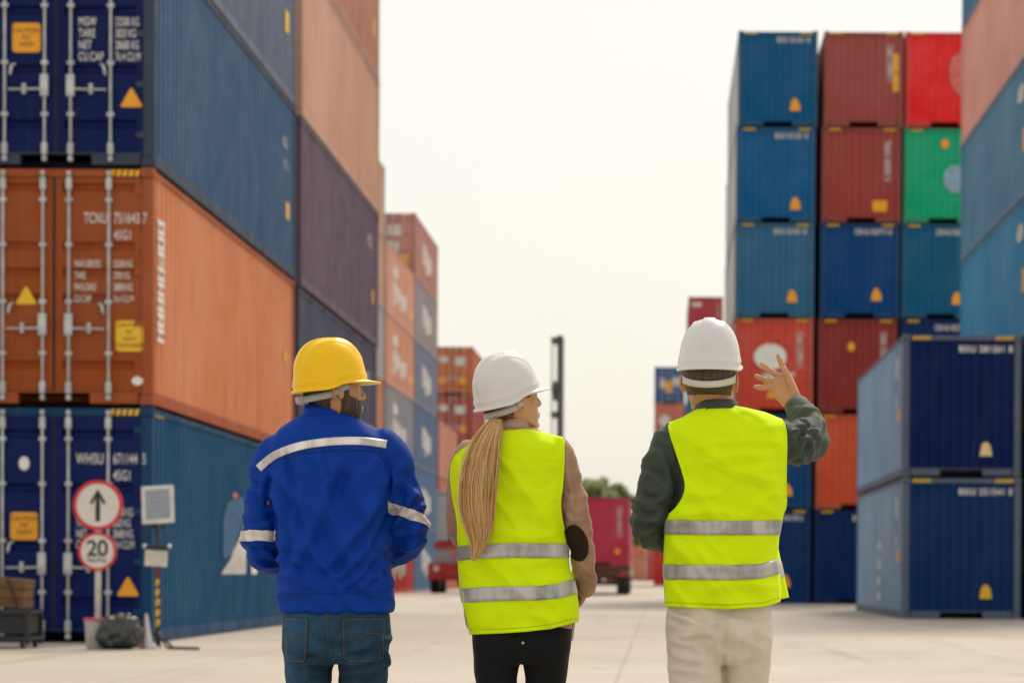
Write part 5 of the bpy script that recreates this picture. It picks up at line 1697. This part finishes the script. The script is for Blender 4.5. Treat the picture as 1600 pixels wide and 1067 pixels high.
# seat seam valley
sx_ = V(524, 1000).x
for v in tb.verts:
    if v.co.y < YPEO and v.co.z > V(0, 1040).z: v.co.y += 0.014 * math.exp(-((v.co.x - sx_) / 0.012) ** 2) * max(0, min(1, (V(0, 960).z - v.co.z) / 0.1))
tb.normal_update()
BVJ = bvh_of(tb)
jeans = P.add("jeans", tb, DENIM)
def quad(l, r, t, b, sl=0.0, taper=0.0):
    return lambda u, v: (l + (r - l) * u + (u - 0.5) * -taper * v, t + (b - t) * v + sl * u + (6 * (1 - abs(2 * u - 1)) if False else 0) + v * 5 * (1 - abs(2 * u - 1)))
for (l, r, t, b, sl) in ((443, 482, 964, 1030, 2), (533, 603, 965, 1030, -1)):
    pk = thick(P.add("back_pocket", patch(BVJ, quad(l, r, t, b, sl, 8), 24, 26, 0.0035), DENIM, True, jeans), 0.002)
    e = 2.5
    for path in ([(l + e, t + 4), (l + e + 2, (t + b) / 2), (l + e + 4, b - 2), ((l + r) / 2, b + 2.5), (r - e - 4, b - 2 + sl), (r - e - 2, (t + b) / 2), (r - e, t + 4 + sl)], [(l + 2, t + 3), ((l + r) / 2, t + 3 + sl / 2), (r - 2, t + 3 + sl)]):
        thick(P.add("stitching", line_patch(BVJ, path, 0.9, 0.0068, 50), STITCH, False, pk), 0.0008)
    thick(P.add("stitching", line_patch(BVJ, [(l + 6, t + 22), ((l + r) / 2 - 4, t + 30), ((l + r) / 2, t + 34), ((l + r) / 2 + 8, t + 24), (r - 6, t + 26)], 1.2, 0.0068, 40), simple("pocket_thread", (0.16, 0.055, 0.02), 0.8, bump=0), False, pk), 0.0008)
thick(P.add("seat_seam", line_patch(BVJ, [(510, 958), (511, 985), (514, 1010), (521, 1030)], 1.0, 0.002, 40), STITCH, False, jeans), 0.0008)
shoes(P, ((488, 0), (566, 0.01)))

# =================================================================== woman, ponytail, white hard hat
P = Person(808, "person with long blonde ponytail, white hard hat and lime reflective vest", (800, 622), 58, 9, 0.95)
torso(P.body, [(662, 780, 818, .045, .045, 2), (690, 756, 846, .06, .055, 2.2), (715, 736, 862, .075, .07, 2.4), (760, 736, 860, .085, .09, 2.4), (860, 746, 862, .08, .085, 2.4), (960, 756, 874, .085, .08, 2.3), (1008, 762, 868, .07, .07, 2.3)])
tube(P.body, [(*V(799, 685, .0), .052), (*V(800, 655, .01), .047), (*V(801, 625, .01), .047)], n=8)
limb(P.body, [(738, 706, 0, 14), (724, 726, .01, 14), (717, 775, .03, 13.5), (722, 835, .08, 13), (748, 850, .16, 12), (785, 845, .225, 11), (815, 836, .25, 10.5)], n=50)
limb(P.body, [(860, 702, 0, 15), (876, 720, .0, 16), (890, 765, .0, 15.5), (901, 815, .0, 15), (906, 845, .01, 14), (911, 872, .05, 13), (914, 900, .11, 12), (912, 925, .20, 11)], n=60)
hand(P.body, V(813, 836, .25), (0.8, 0.3, 0.2), (0, 0.2, -1), False, 0.86)
hand(P.body, V(912, 924, .20), (-0.35, 0.85, -0.35), (-1, -0.2, 0), True, 0.86, (35, 38, 42, 45))
limb(P.body, [(784, 985, 0, 24), (777, 1060, 0, 23), (777, 1110, 0, 21), (780, 1190, 0.0, 18), (781, 1240, -.01, 17), (781, 1290, -.01, 10)], flat=1.1)
limb(P.body, [(846, 985, 0, 24), (851, 1060, 0.01, 23), (850, 1110, 0.02, 21), (847, 1190, 0.03, 18), (846, 1240, .02, 17), (846, 1290, .02, 10)], flat=1.1)
P.finish(skin_mat("warm_fair_skin", (0.56, 0.30, 0.175)))
P.helmet(HATW, simple("strap_pale_grey", (0.58, 0.53, 0.50), 0.5, var=0.1, bump=0), 0.099, 0.115, 0.137, 0.015, -0.016, 7, 0.030, 0.020, False, span=(92, 268))
HAIRB = hair_mat("blonde_hair", (0.62, 0.36, 0.14), (55, 55, 5))
HAIRU = hair_mat("brown_blonde_hair", (0.20, 0.085, 0.024), (60, 60, 60))
P.hair(HAIRU, lambda c: c.z < 0.06 and ((c.y < -0.036 and c.z > -0.075 - 0.0 * c.y) or (c.z > 0.022 and c.y < 0.052) or (0.006 < c.y < 0.030 and c.z > -0.004 and abs(c.x) > 0.03)), lift=0.006)
# blazer
BLZ = fabric("beige_wool", (0.43, 0.255, 0.17), 0.9, 0.16, 0.35, 380)
bm = bmesh.new()
torso(bm, [(668, 764, 836, .07, .06, 2.0), (684, 742, 862, .085, .075, 2.2), (702, 722, 880, .10, .09, 2.4), (740, 714, 876, .108, .11, 2.5), (800, 718, 872, .108, .115, 2.5), (860, 719, 876, .108, .11, 2.5), (920, 722, 886, .112, .115, 2.5), (965, 726, 893, .116, .12, 2.5), (980, 729, 894, .112, .115, 2.5), (984, 731, 892, .106, .11, 2.5)], n=80)
limb(bm, [(738, 702, 0, 22), (724, 725, .01, 21), (717, 775, .03, 20), (722, 835, .08, 20), (748, 850, .16, 18), (785, 845, .225, 16), (808, 838, .245, 15)], n=50, seg=28)
limb(bm, [(860, 696, 0, 22), (876, 716, .0, 23.5), (890, 765, .0, 22.5), (901, 815, .0, 22), (906, 845, .01, 21), (911, 872, .05, 20), (914, 900, .11, 19), (913, 920, .175, 18)], n=60, seg=28)
jb = remesh(bm, 0.0060, 7)
crease(jb, [(890, 780, 0, .16, (-0.5, 0, 1), 17, .0065, 51), (905, 850, .02, .12, (-0.3, 0.2, 1), 24, .0055, 52), (915, 900, .1, .12, (0.2, 0.3, 1), 20, .004, 53), (716, 790, .03, .15, (0.3, 0, 1), 18, .004, 54), (870, 700, 0, .1, (1, 0, -0.6), 22, .003, 55)], base=0.0014, lines=[([(882, 720), (892, 760), (896, 800)], 5, .008), ([(880, 770), (892, 778), (908, 775)], 4, .007), ([(884, 800), (896, 812), (914, 812)], 4, .007), ([(906, 880), (916, 888), (928, 884)], 4, .005), ([(906, 900), (918, 908), (929, 904)], 4, .005)])
BV2 = bvh_of(jb)
blazer = P.add("blazer", jb, BLZ)
bm = bmesh.new()
prev = None
for k in range(49):
    a = 2 * PI * k / 48
    rows = []
    for (ry_, rx_, py) in ((0.070, 0.073, 682), (0.060, 0.060, 668), (0.056, 0.057, 659), (0.051, 0.052, 659), (0.054, 0.055, 676)):
        p = V(799, py + 3.5 * math.cos(a) * -1 + 2 * math.sin(a), 0.0)
        rows.append(bm.verts.new((p.x + rx_ * math.cos(a), p.y + ry_ * math.sin(a), p.z)))
    if prev:
        for i in range(4): bm.faces.new((prev[i], rows[i], rows[i + 1], prev[i + 1]))
    prev = rows
bmesh.ops.remove_doubles(bm, verts=bm.verts[:], dist=0.0002); bmesh.ops.recalc_face_normals(bm, faces=bm.faces[:])
for v in bm.verts: v.co += Vector((nz(v.co, 20, 20, 30), nz(v.co, 20, 20, 30, 4), nz(v.co, 14, 14, 14, 7))) * 0.003
P.add("collar", bm, fabric("pale_beige_cotton", (0.50, 0.33, 0.26), 0.85), True, blazer)
def patch_fn(u, v):
    a, r_ = 2 * PI * u, v
    x, y = math.cos(a) * 18 * r_, math.sin(a) * 29 * r_
    c, s_ = math.cos(R(-16)), math.sin(R(-16))
    return 900.5 + x * c - y * s_, 848 + x * s_ + y * c
thick(P.add("elbow_patch", patch(BV2, patch_fn, 48, 12, 0.003), fabric("brown_suede", (0.028, 0.012, 0.008), 0.9), True, blazer), 0.002)
# vest
vrows = [(990, 735, 903, 735, 903, .128, .13), (960, 729, 903, 729, 903, .130, .13), (925, 721, 897, 721, 897, .128, .13), (898, 718, 889, 718, 889, .125, .128), (865, 716, 886, 714, 886, .122, .125), (838, 716, 881, 712, 883, .12, .12), (815, 716.5, 877, 710, 884, .12, .12), (790, 714, 874.5, 707, 886, .119, .12),
         (765, 709, 877, 705, 888, .118, .115), (735, 705.5, 879.5, 704, 890, .112, .11), (710, 706, 880, 704, 890, .100, .098), (694, 712, 880, 704, 890, .082, .075), (684, 722, 880, 704, 890, .055, .05), (677, 730, 879, 704, 890, .025, .02)]
vt = Vest(vrows, [(0, 698), (0.10, 689), (0.30, 676), (0.36, 673.5), (0.50, 672.5), (0.62, 671), (0.70, 673), (1.0, 684)], [(0, 991), (0.3, 989), (0.52, 986.5), (0.75, 982), (1.0, 971)], 3.0, BV2, 0.0045)
vest = P.add("safety_vest", vt.mesh(), LIME)
thick(vest, 0.003)
for pl, w_ in (([(0, 864.5), (0.2, 861), (0.5, 859.5), (0.8, 860), (1.0, 860.5)], 22), ([(0, 930.5), (0.2, 928), (0.5, 926.5), (0.65, 926.5), (0.85, 923), (1.0, 915)], 22)):
    for sd in (-1, 1): thick(P.add("reflective_strip", vt.strip(pl, None, w_, side=sd), TAPE, True, vest), 0.001)
finish_vest(P, vest, vt, 0.50)
# ponytail
r_ = random.Random(11)
path = [(774, 655, -.085), (768, 668, -.118), (757, 700, -.15), (749, 745, -.168), (744, 790, -.17), (746, 828, -.168), (747, 852, -.166), (740, 875, -.164)]
wid = [7, 12, 20, 24, 23, 17, 10, 3]
cen = catmull([(*p, w_) for p, w_ in zip(path, wid)], 40)
bm = bmesh.new()
tube(bm, [(*V(p[0], p[1], p[2] + 0.008), max(1.5, p[3] * 0.80) * KP) for p in cen], seg=22, flat=0.55, up=(1, 0, 0))
pony = P.add("ponytail", bm, HAIRB)
bm = bmesh.new()
for k in range(1300):
    a = r_.uniform(0, 2 * PI); q = math.sqrt(r_.uniform(0.45, 1.0)) * (1.0 if r_.random() < 0.90 else r_.uniform(1.05, 1.5))
    ox, oy = math.cos(a) * q, math.sin(a) * q
    end = r_.uniform(0.70, 1.0) if r_.random() < 0.55 else r_.uniform(0.97, 1.0)
    ph, am = r_.uniform(0, 6.28), r_.uniform(0.03, 0.16)
    keys = []
    nseg = 15
    for i in range(nseg + 1):
        t = i / nseg * end
        f = t * 39
        i0 = min(int(f), 38)
        c = [cen[i0][m_] + (cen[i0 + 1][m_] - cen[i0][m_]) * (f - i0) for m_ in range(4)]
        wob = am * math.sin(ph + t * 9) + 0.10 * math.sin(2.2 + t * 7.5)
        keys.append((*V(c[0] + (ox + wob) * c[3], c[1], c[2] - oy * c[3] * KP * 0.62), 0.00125 * (1 - 0.5 * (i / nseg) ** 3)))
    tube(bm, keys, seg=4, cap=False)
hs = N("hair_strands")
gi = hs.new("ShaderNodeNewGeometry")
rp = hs.new("ShaderNodeValToRGB")
rp.color_ramp.elements[0].color = (0.46, 0.235, 0.075, 1); rp.color_ramp.elements[1].color = (0.92, 0.66, 0.36, 1)
e_ = rp.color_ramp.elements.new(0.55); e_.color = (0.70, 0.43, 0.18, 1)
hs.l(gi.outputs['Random Per Island'], rp.inputs['Fac']); hs.col(rp.outputs['Color']); hs.rough(0.36)
P.add("hair_strands", bm, hs.m, True, pony)["kind"] = "stuff"
bm = bmesh.new()
c = V(772, 661, -.10)
lathe(bm, [(0.014, -0.006), (0.021, -0.006), (0.023, 0.0), (0.021, 0.006), (0.014, 0.006)], 20, (0, 0, 0), 'Z')
for v in bm.verts: v.co = c + Matrix.Rotation(R(35), 3, 'X') @ v.co
P.add("hair_tie", bm, simple("hair_tie_pale", (0.55, 0.5, 0.48), 0.4), True, pony)
# trousers
bm = bmesh.new()
torso(bm, [(945, 744, 884, .095, .095, 2.4), (975, 738, 892, .115, .10, 2.4), (1000, 737, 893, .125, .10, 2.4), (1022, 739, 890, .115, .095, 2.4), (1035, 744, 885, .095, .085, 2.4)], n=30)
limb(bm, [(776, 1000, -.005, 38), (775, 1045, 0, 35), (776, 1067, 0, 32.5), (779, 1110, .005, 31), (781, 1190, .0, 24), (782, 1250, -.01, 20), (782, 1300, -.01, 18)], flat=1.16, up=(1, 0, 0), n=60, seg=36)
limb(bm, [(852, 1000, -.005, 38), (853.5, 1045, 0.01, 34.5), (852, 1067, 0.015, 32.5), (849, 1110, .025, 31), (847, 1190, .03, 24), (846, 1250, .02, 20), (846, 1300, .02, 18)], flat=1.16, up=(1, 0, 0), n=60, seg=36)
tb = remesh(bm, 0.0065, 6)
crease(tb, [(814, 1030, -.1, .15, (0.3, 0, 1), 20, .004, 61), (779, 1190, 0, .2, (0.2, 0, 1), 16, .004, 62), (847, 1190, 0, .2, (-0.2, 0, 1), 16, .004, 63)])
tr_ = P.add("trousers", tb, fabric("black_cotton", (0.006, 0.006, 0.007), 0.85, 0.2, 0.1))
bm = bmesh.new(); c = V(817, 1004, -.128)
bmesh.ops.create_uvsphere(bm, u_segments=12, v_segments=8, radius=0.005)
shift(bm, c); P.add("button", bm, M['galv'], True, tr_)
shoes(P, ((782, 0), (846, 0.03)))
# clipboard in her right hand
bm = bmesh.new()
box(bm, (0, 0, 0), (0.008, 0.22, 0.31), bevel=0.002)
q = V(901, 930, .20)
rt = Matrix.Rotation(R(7), 3, 'Y')
turn(bm, rt)
o = empty("clipboard", q); tag(o, "thin white clipboard held at her right hip under the forearm", "clipboard")
link("board", bm, simple("board_brown", (0.10, 0.07, 0.05), 0.5), o)
bm = bmesh.new(); box(bm, (-0.0062, 0, -0.005), (0.003, 0.205, 0.28)); turn(bm, rt); link("paper", bm, M['white'], o)
bm = bmesh.new(); box(bm, (-0.010, 0, 0.142), (0.008, 0.08, 0.02), bevel=0.002); turn(bm, rt); link("clip", bm, M['galv'], o)

# =================================================================== man pointing, olive shirt
P = Person(1128, "person in olive shirt and lime vest with white hard hat, right hand raised pointing", (1109, 592), 5, 2, 1.06)
torso(P.body, [(640, 1092, 1146, .05, .05, 2), (668, 1074, 1176, .065, .06, 2.2), (705, 1060, 1206, .085, .08, 2.4), (760, 1068, 1204, .10, .10, 2.4), (860, 1064, 1192, .10, .10, 2.4), (960, 1066, 1184, .09, .085, 2.3), (1010, 1074, 1176, .07, .07, 2.3)])
tube(P.body, [(*V(1118, 648, .0), .064), (*V(1114, 615, .005), .064), (*V(1111, 592, .005), .062)], n=8)
limb(P.body, [(1064, 688, 0, 18), (1046, 704, .0, 21), (1033, 745, .0, 22), (1021, 795, .01, 21), (1015, 822, .04, 19), (1024, 836, .11, 17), (1048, 845, .19, 15), (1078, 848, .255, 12)], n=60)
limb(P.body, [(1196, 682, 0, 19), (1220, 694, .035, 22), (1245, 694, .085, 21), (1262, 690, .13, 20), (1265, 678, .185, 18), (1260, 660, .24, 16), (1250, 642, .285, 13), (1240, 631, .32, 11.5)], n=60)
hand(P.body, V(1076, 848, .25), (0.85, 0.25, 0.1), (0, 0.2, -1), False, 0.95)
hand(P.body, V(1241, 633, .315), (-0.50, 0.22, 0.84), (0.12, -1, 0.1), True, 1.12, (8, 14, 16, 12), (2, -30, -50, -64), (0.97, 0.12, 0.30))
limb(P.body, [(1094, 985, 0, 26), (1088, 1060, -.025, 25), (1089, 1110, -.008, 24), (1090, 1190, .07, 20), (1090, 1240, .05, 19), (1090, 1290, .05, 12)], flat=1.1)
limb(P.body, [(1157, 985, 0, 26), (1162, 1060, .028, 24), (1161, 1110, .02, 23), (1160, 1190, -.02, 20), (1160, 1240, -.04, 19), (1160, 1290, -.05, 12)], flat=1.1)
P.finish(skin_mat("fair_skin", (0.56, 0.27, 0.15)))
P.helmet(HATW, STRAPW, 0.102, 0.122, 0.146, 0.050, -0.012, -2, 0.045, 0.046, False, span=(80, 280))
P.hair(hair_mat("brown_hair", (0.065, 0.036, 0.018)), lambda c: c.z > -0.050 and (c.y < -0.02 or (c.z > 0.0 and c.y < 0.01)) and c.z < 0.07 and not (abs(c.x) > 0.066 and c.y > -0.036 and c.z < 0.006), lift=0.004)
OLV = fabric("olive_cotton", (0.050, 0.066, 0.050), 0.75, 0.14, 0.25, 600, 0.3)
bm = bmesh.new()
torso(bm, [(640, 1084, 1156, .075, .07, 2.0), (656, 1058, 1198, .09, .08, 2.2), (672, 1046, 1216, .10, .09, 2.4), (700, 1046, 1222, .115, .11, 2.5), (760, 1058, 1218, .122, .12, 2.5), (830, 1052, 1206, .122, .125, 2.5), (900, 1048, 1204, .122, .125, 2.5), (945, 1050, 1200, .115, .115, 2.5)], n=70)
limb(bm, [(1064, 680, 0, 27), (1046, 700, .0, 31), (1033, 745, .0, 33), (1021, 795, .01, 33), (1015, 822, .04, 30), (1024, 836, .11, 26), (1048, 845, .19, 22), (1066, 848, .23, 19)], n=60, seg=32)
limb(bm, [(1196, 676, 0, 30), (1220, 692, .035, 34), (1245, 694, .085, 33), (1262, 690, .13, 31), (1265, 678, .185, 28), (1260, 660, .24, 26), (1250, 642, .285, 21), (1246, 637, .30, 19)], n=60, seg=32)
jb = remesh(bm, 0.0060, 6)
crease(jb, [(1028, 720, -.02, .15, (0.55, 0, 1), 20, .0085, 71), (1018, 790, 0, .15, (0.3, 0, 1), 22, .0110, 72), (1010, 838, .03, .11, (-0.25, 0.4, 1), 26, .009, 73), (1052, 690, 0, .1, (1, 0, 0.3), 26, .005, 74),
           (1262, 680, .15, .15, (0.75, 0.3, -0.45), 27, .0115, 75), (1256, 652, .26, .12, (-0.35, 0.4, 0.8), 30, .0085, 76), (1238, 700, .06, .13, (0.9, 0.2, 0.35), 20, .0085, 77)], base=0.0022, lines=[
    ([(1048, 668), (1052, 700), (1060, 735)], 4, .008), ([(1018, 700), (1034, 715), (1044, 745), (1046, 780)], 6, .013), ([(1008, 740), (1026, 748), (1045, 770)], 5, .011), ([(998, 775), (1016, 785), (1038, 780)], 5, .013), ([(994, 800), (1012, 812), (1034, 808)], 5, .013), ([(990, 828), (1008, 832), (1030, 826)], 5, .011), ([(1002, 848), (1018, 846), (1034, 838)], 4, .009),
    ([(1236, 668), (1256, 684), (1278, 690)], 4, .010), ([(1240, 655), (1258, 668), (1284, 670)], 4, .010), ([(1230, 715), (1248, 706), (1258, 688), (1270, 676)], 5, .012), ([(1246, 720), (1264, 708), (1272, 690)], 5, .011), ([(1242, 646), (1256, 652), (1272, 650)], 4, .007), ([(1234, 690), (1244, 676), (1246, 660)], 4, .009)])
BV3 = bvh_of(jb)
shirt = P.add("shirt", jb, OLV)
# rolled cuff at the raised wrist
bm = bmesh.new()
a, b = V(1253, 646, .278), V(1243, 632, .308)
u, v_ = frame_from(b - a)
prev = None
for k in range(33):
    an = 2 * PI * k / 32
    d = u * math.cos(an) + v_ * math.sin(an)
    cur = [bm.verts.new(q_) for q_ in (a + d * 0.046, a.lerp(b, .5) + d * 0.045, b + d * 0.042, b + d * 0.037, a.lerp(b, .4) + d * 0.036)]
    if prev:
        for i in range(4): bm.faces.new((prev[i], cur[i], cur[i + 1], prev[i + 1]))
    prev = cur
bmesh.ops.remove_doubles(bm, verts=bm.verts[:], dist=0.0002); bmesh.ops.recalc_face_normals(bm, faces=bm.faces[:])
for v in bm.verts: v.co += Vector((nz(v.co, 30, 30, 30), nz(v.co, 30, 30, 30, 4), nz(v.co, 30, 30, 30, 7))) * 0.003
P.add("cuff", bm, fabric("olive_pale", (0.085, 0.105, 0.085), 0.8, 0.1, 0.2), True, shirt)
bm = bmesh.new()
prev = None
for k in range(49):
    a = 2 * PI * k / 48
    rows = []
    for (ry_, rx_, py) in ((0.078, 0.082, 648), (0.071, 0.071, 636), (0.068, 0.068, 627), (0.063, 0.063, 627), (0.066, 0.066, 642)):
        p = V(1119, py - 1.5 * math.cos(a) + 1.5 * math.sin(a), 0.0)
        rows.append(bm.verts.new((p.x + rx_ * math.cos(a), p.y + ry_ * math.sin(a), p.z)))
    if prev:
        for i in range(4): bm.faces.new((prev[i], rows[i], rows[i + 1], prev[i + 1]))
    prev = rows
bmesh.ops.remove_doubles(bm, verts=bm.verts[:], dist=0.0002); bmesh.ops.recalc_face_normals(bm, faces=bm.faces[:])
P.add("collar", bm, OLV, True, shirt)
vrows = [(950, 1040, 1218, 1040, 1218, .130, .13), (930, 1039, 1219, 1039, 1219, .132, .13), (893, 1038, 1216, 1038, 1216, .132, .13), (860, 1038, 1215, 1038, 1215, .131, .13), (835, 1039, 1217, 1038, 1217, .130, .13), (812, 1041, 1221, 1038, 1221, .130, .13), (797, 1046, 1225, 1036, 1226, .130, .13), (786, 1057, 1227.5, 1034, 1230, .129, .13),
         (772, 1066, 1227.5, 1032, 1232, .128, .127), (758, 1071, 1227, 1032, 1234, .127, .125), (741, 1071.5, 1227, 1032, 1236, .126, .12), (713, 1064, 1227.5, 1032, 1238, .122, .115), (690, 1057, 1228, 1032, 1238, .112, .105), (668, 1050, 1227.5, 1032, 1238, .092, .085), (650, 1046, 1225, 1032, 1238, .065, .06), (642, 1045, 1222, 1032, 1238, .030, .025)]
vt = Vest(vrows, [(0, 661), (0.12, 653), (0.27, 638), (0.36, 634.5), (0.48, 634), (0.58, 635), (0.68, 638), (0.85, 645), (1.0, 656)], [(0, 947), (0.3, 950), (0.55, 951.5), (0.85, 948), (1.0, 940)], 14.0, BV3, 0.006)
vest = P.add("safety_vest", vt.mesh(), LIME)
thick(vest, 0.003)
for pl, w_ in (([(0, 823), (0.3, 824), (0.6, 824.5), (1.0, 824)], 22), ([(0, 893), (0.3, 894), (0.6, 894), (0.85, 892), (1.0, 884)], 23)):
    for sd in (-1, 1): thick(P.add("reflective_strip", vt.strip(pl, None, w_, side=sd), TAPE, True, vest), 0.001)
finish_vest(P, vest, vt, 0.50)
# loose front edge of the vest swinging out on his right
bm = bmesh.new()
prev = None
for k in range(31):
    t = k / 30
    py = 785 + (934 - 785) * t
    out = 1226 + (1214 - 1226) * min(1, t / 0.4) + max(0, t - 0.4) / 0.6 * 19
    cur = []
    for m_ in range(9):
        s_ = m_ / 8
        cur.append(bm.verts.new(V(1205 + (out - 1205) * s_, py + 5 - 6 * s_ * t, 0.02 + 0.10 * s_ + 0.004 * math.sin(6 * s_ + 5 * t))))
    if prev:
        for m_ in range(8): bm.faces.new((prev[m_], prev[m_ + 1], cur[m_ + 1], cur[m_]))
    prev = cur
thick(P.add("vest_front_edge", bm, LIME, True, vest), 0.003)
bm = bmesh.new()
prev = None
for k in range(9):
    t = (881 + k * 2.8 - 785) / (934 - 785)
    out = 1226 + (1214 - 1226) * min(1, t / 0.4) + max(0, t - 0.4) / 0.6 * 19
    cur = [bm.verts.new(V(1205 + (out - 1205) * s_, 785 + 149 * t + 5 - 8 * s_, 0.016 + 0.10 * s_ + 0.004 * math.sin(6 * s_ + 5 * t))) for s_ in (m_ / 8 for m_ in range(9))]
    if prev:
        for m_ in range(8): bm.faces.new((prev[m_], prev[m_ + 1], cur[m_ + 1], cur[m_]))
    prev = cur
thick(P.add("reflective_strip", bm, TAPE, True, vest), 0.001)
bm = bmesh.new()
torso(bm, [(910, 1060, 1190, .09, .09, 2.4), (945, 1044, 1204, .108, .10, 2.4), (980, 1040, 1208, .130, .105, 2.4), (1000, 1041, 1207, .130, .10, 2.4), (1020, 1043, 1204, .118, .09, 2.4), (1036, 1050, 1196, .09, .08, 2.4)], n=34)
limb(bm, [(1084, 990, -.012, 43), (1086, 1040, -.022, 43), (1088.5, 1067, -.028, 42.5), (1089, 1110, -.01, 39), (1090, 1190, .07, 31), (1090, 1250, .05, 27), (1090, 1300, .05, 25)], flat=1.16, up=(1, 0, 0), n=60, seg=36)
limb(bm, [(1165, 990, .0, 42), (1164, 1040, .02, 40.5), (1162, 1067, .03, 38.5), (1161, 1110, .02, 36), (1160, 1190, -.02, 31), (1160, 1250, -.04, 27), (1160, 1300, -.05, 25)], flat=1.16, up=(1, 0, 0), n=60, seg=36)
tb = remesh(bm, 0.0065, 6)
crease(tb, [(1085, 975, -.1, .15, (-0.25, 0, 1), 20, .0095, 81), (1075, 1030, -.1, .14, (0.35, 0, 1), 22, .006, 82), (1165, 1000, -.1, .16, (0.3, 0, 1), 15, .006, 83), (1130, 1010, -.12, .12, (1, 0, 0.25), 20, .006, 84), (1090, 1190, .05, .2, (0.2, 0, 1), 15, .006, 85), (1160, 1190, 0, .2, (-0.2, 0, 1), 15, .006, 86)], base=0.0018, lines=[([(1045, 958), (1075, 968), (1105, 982), (1126, 998)], 6, .013), ([(1043, 972), (1070, 982), (1100, 984)], 5, .009), ([(1048, 1000), (1075, 1006), (1095, 1002)], 5, .007), ([(1045, 1020), (1070, 1030), (1100, 1030)], 6, .007), ([(1168, 975), (1160, 1010), (1150, 1060)], 9, .008)])
sx_ = V(1131, 1000).x
for v in tb.verts:
    if v.co.y < YPEO: v.co.y += 0.020 * math.exp(-((v.co.x - sx_) / 0.010) ** 2) * max(0, min(1, (V(0, 960).z - v.co.z) / 0.08))
tb.normal_update()
P.add("trousers", tb, fabric("beige_chino", (0.70, 0.60, 0.50), 0.85, 0.08, 0.2, 800))
shoes(P, ((1090, 0.06), (1160, -0.04)), simple("shoe_brown", (0.08, 0.045, 0.025), 0.5))
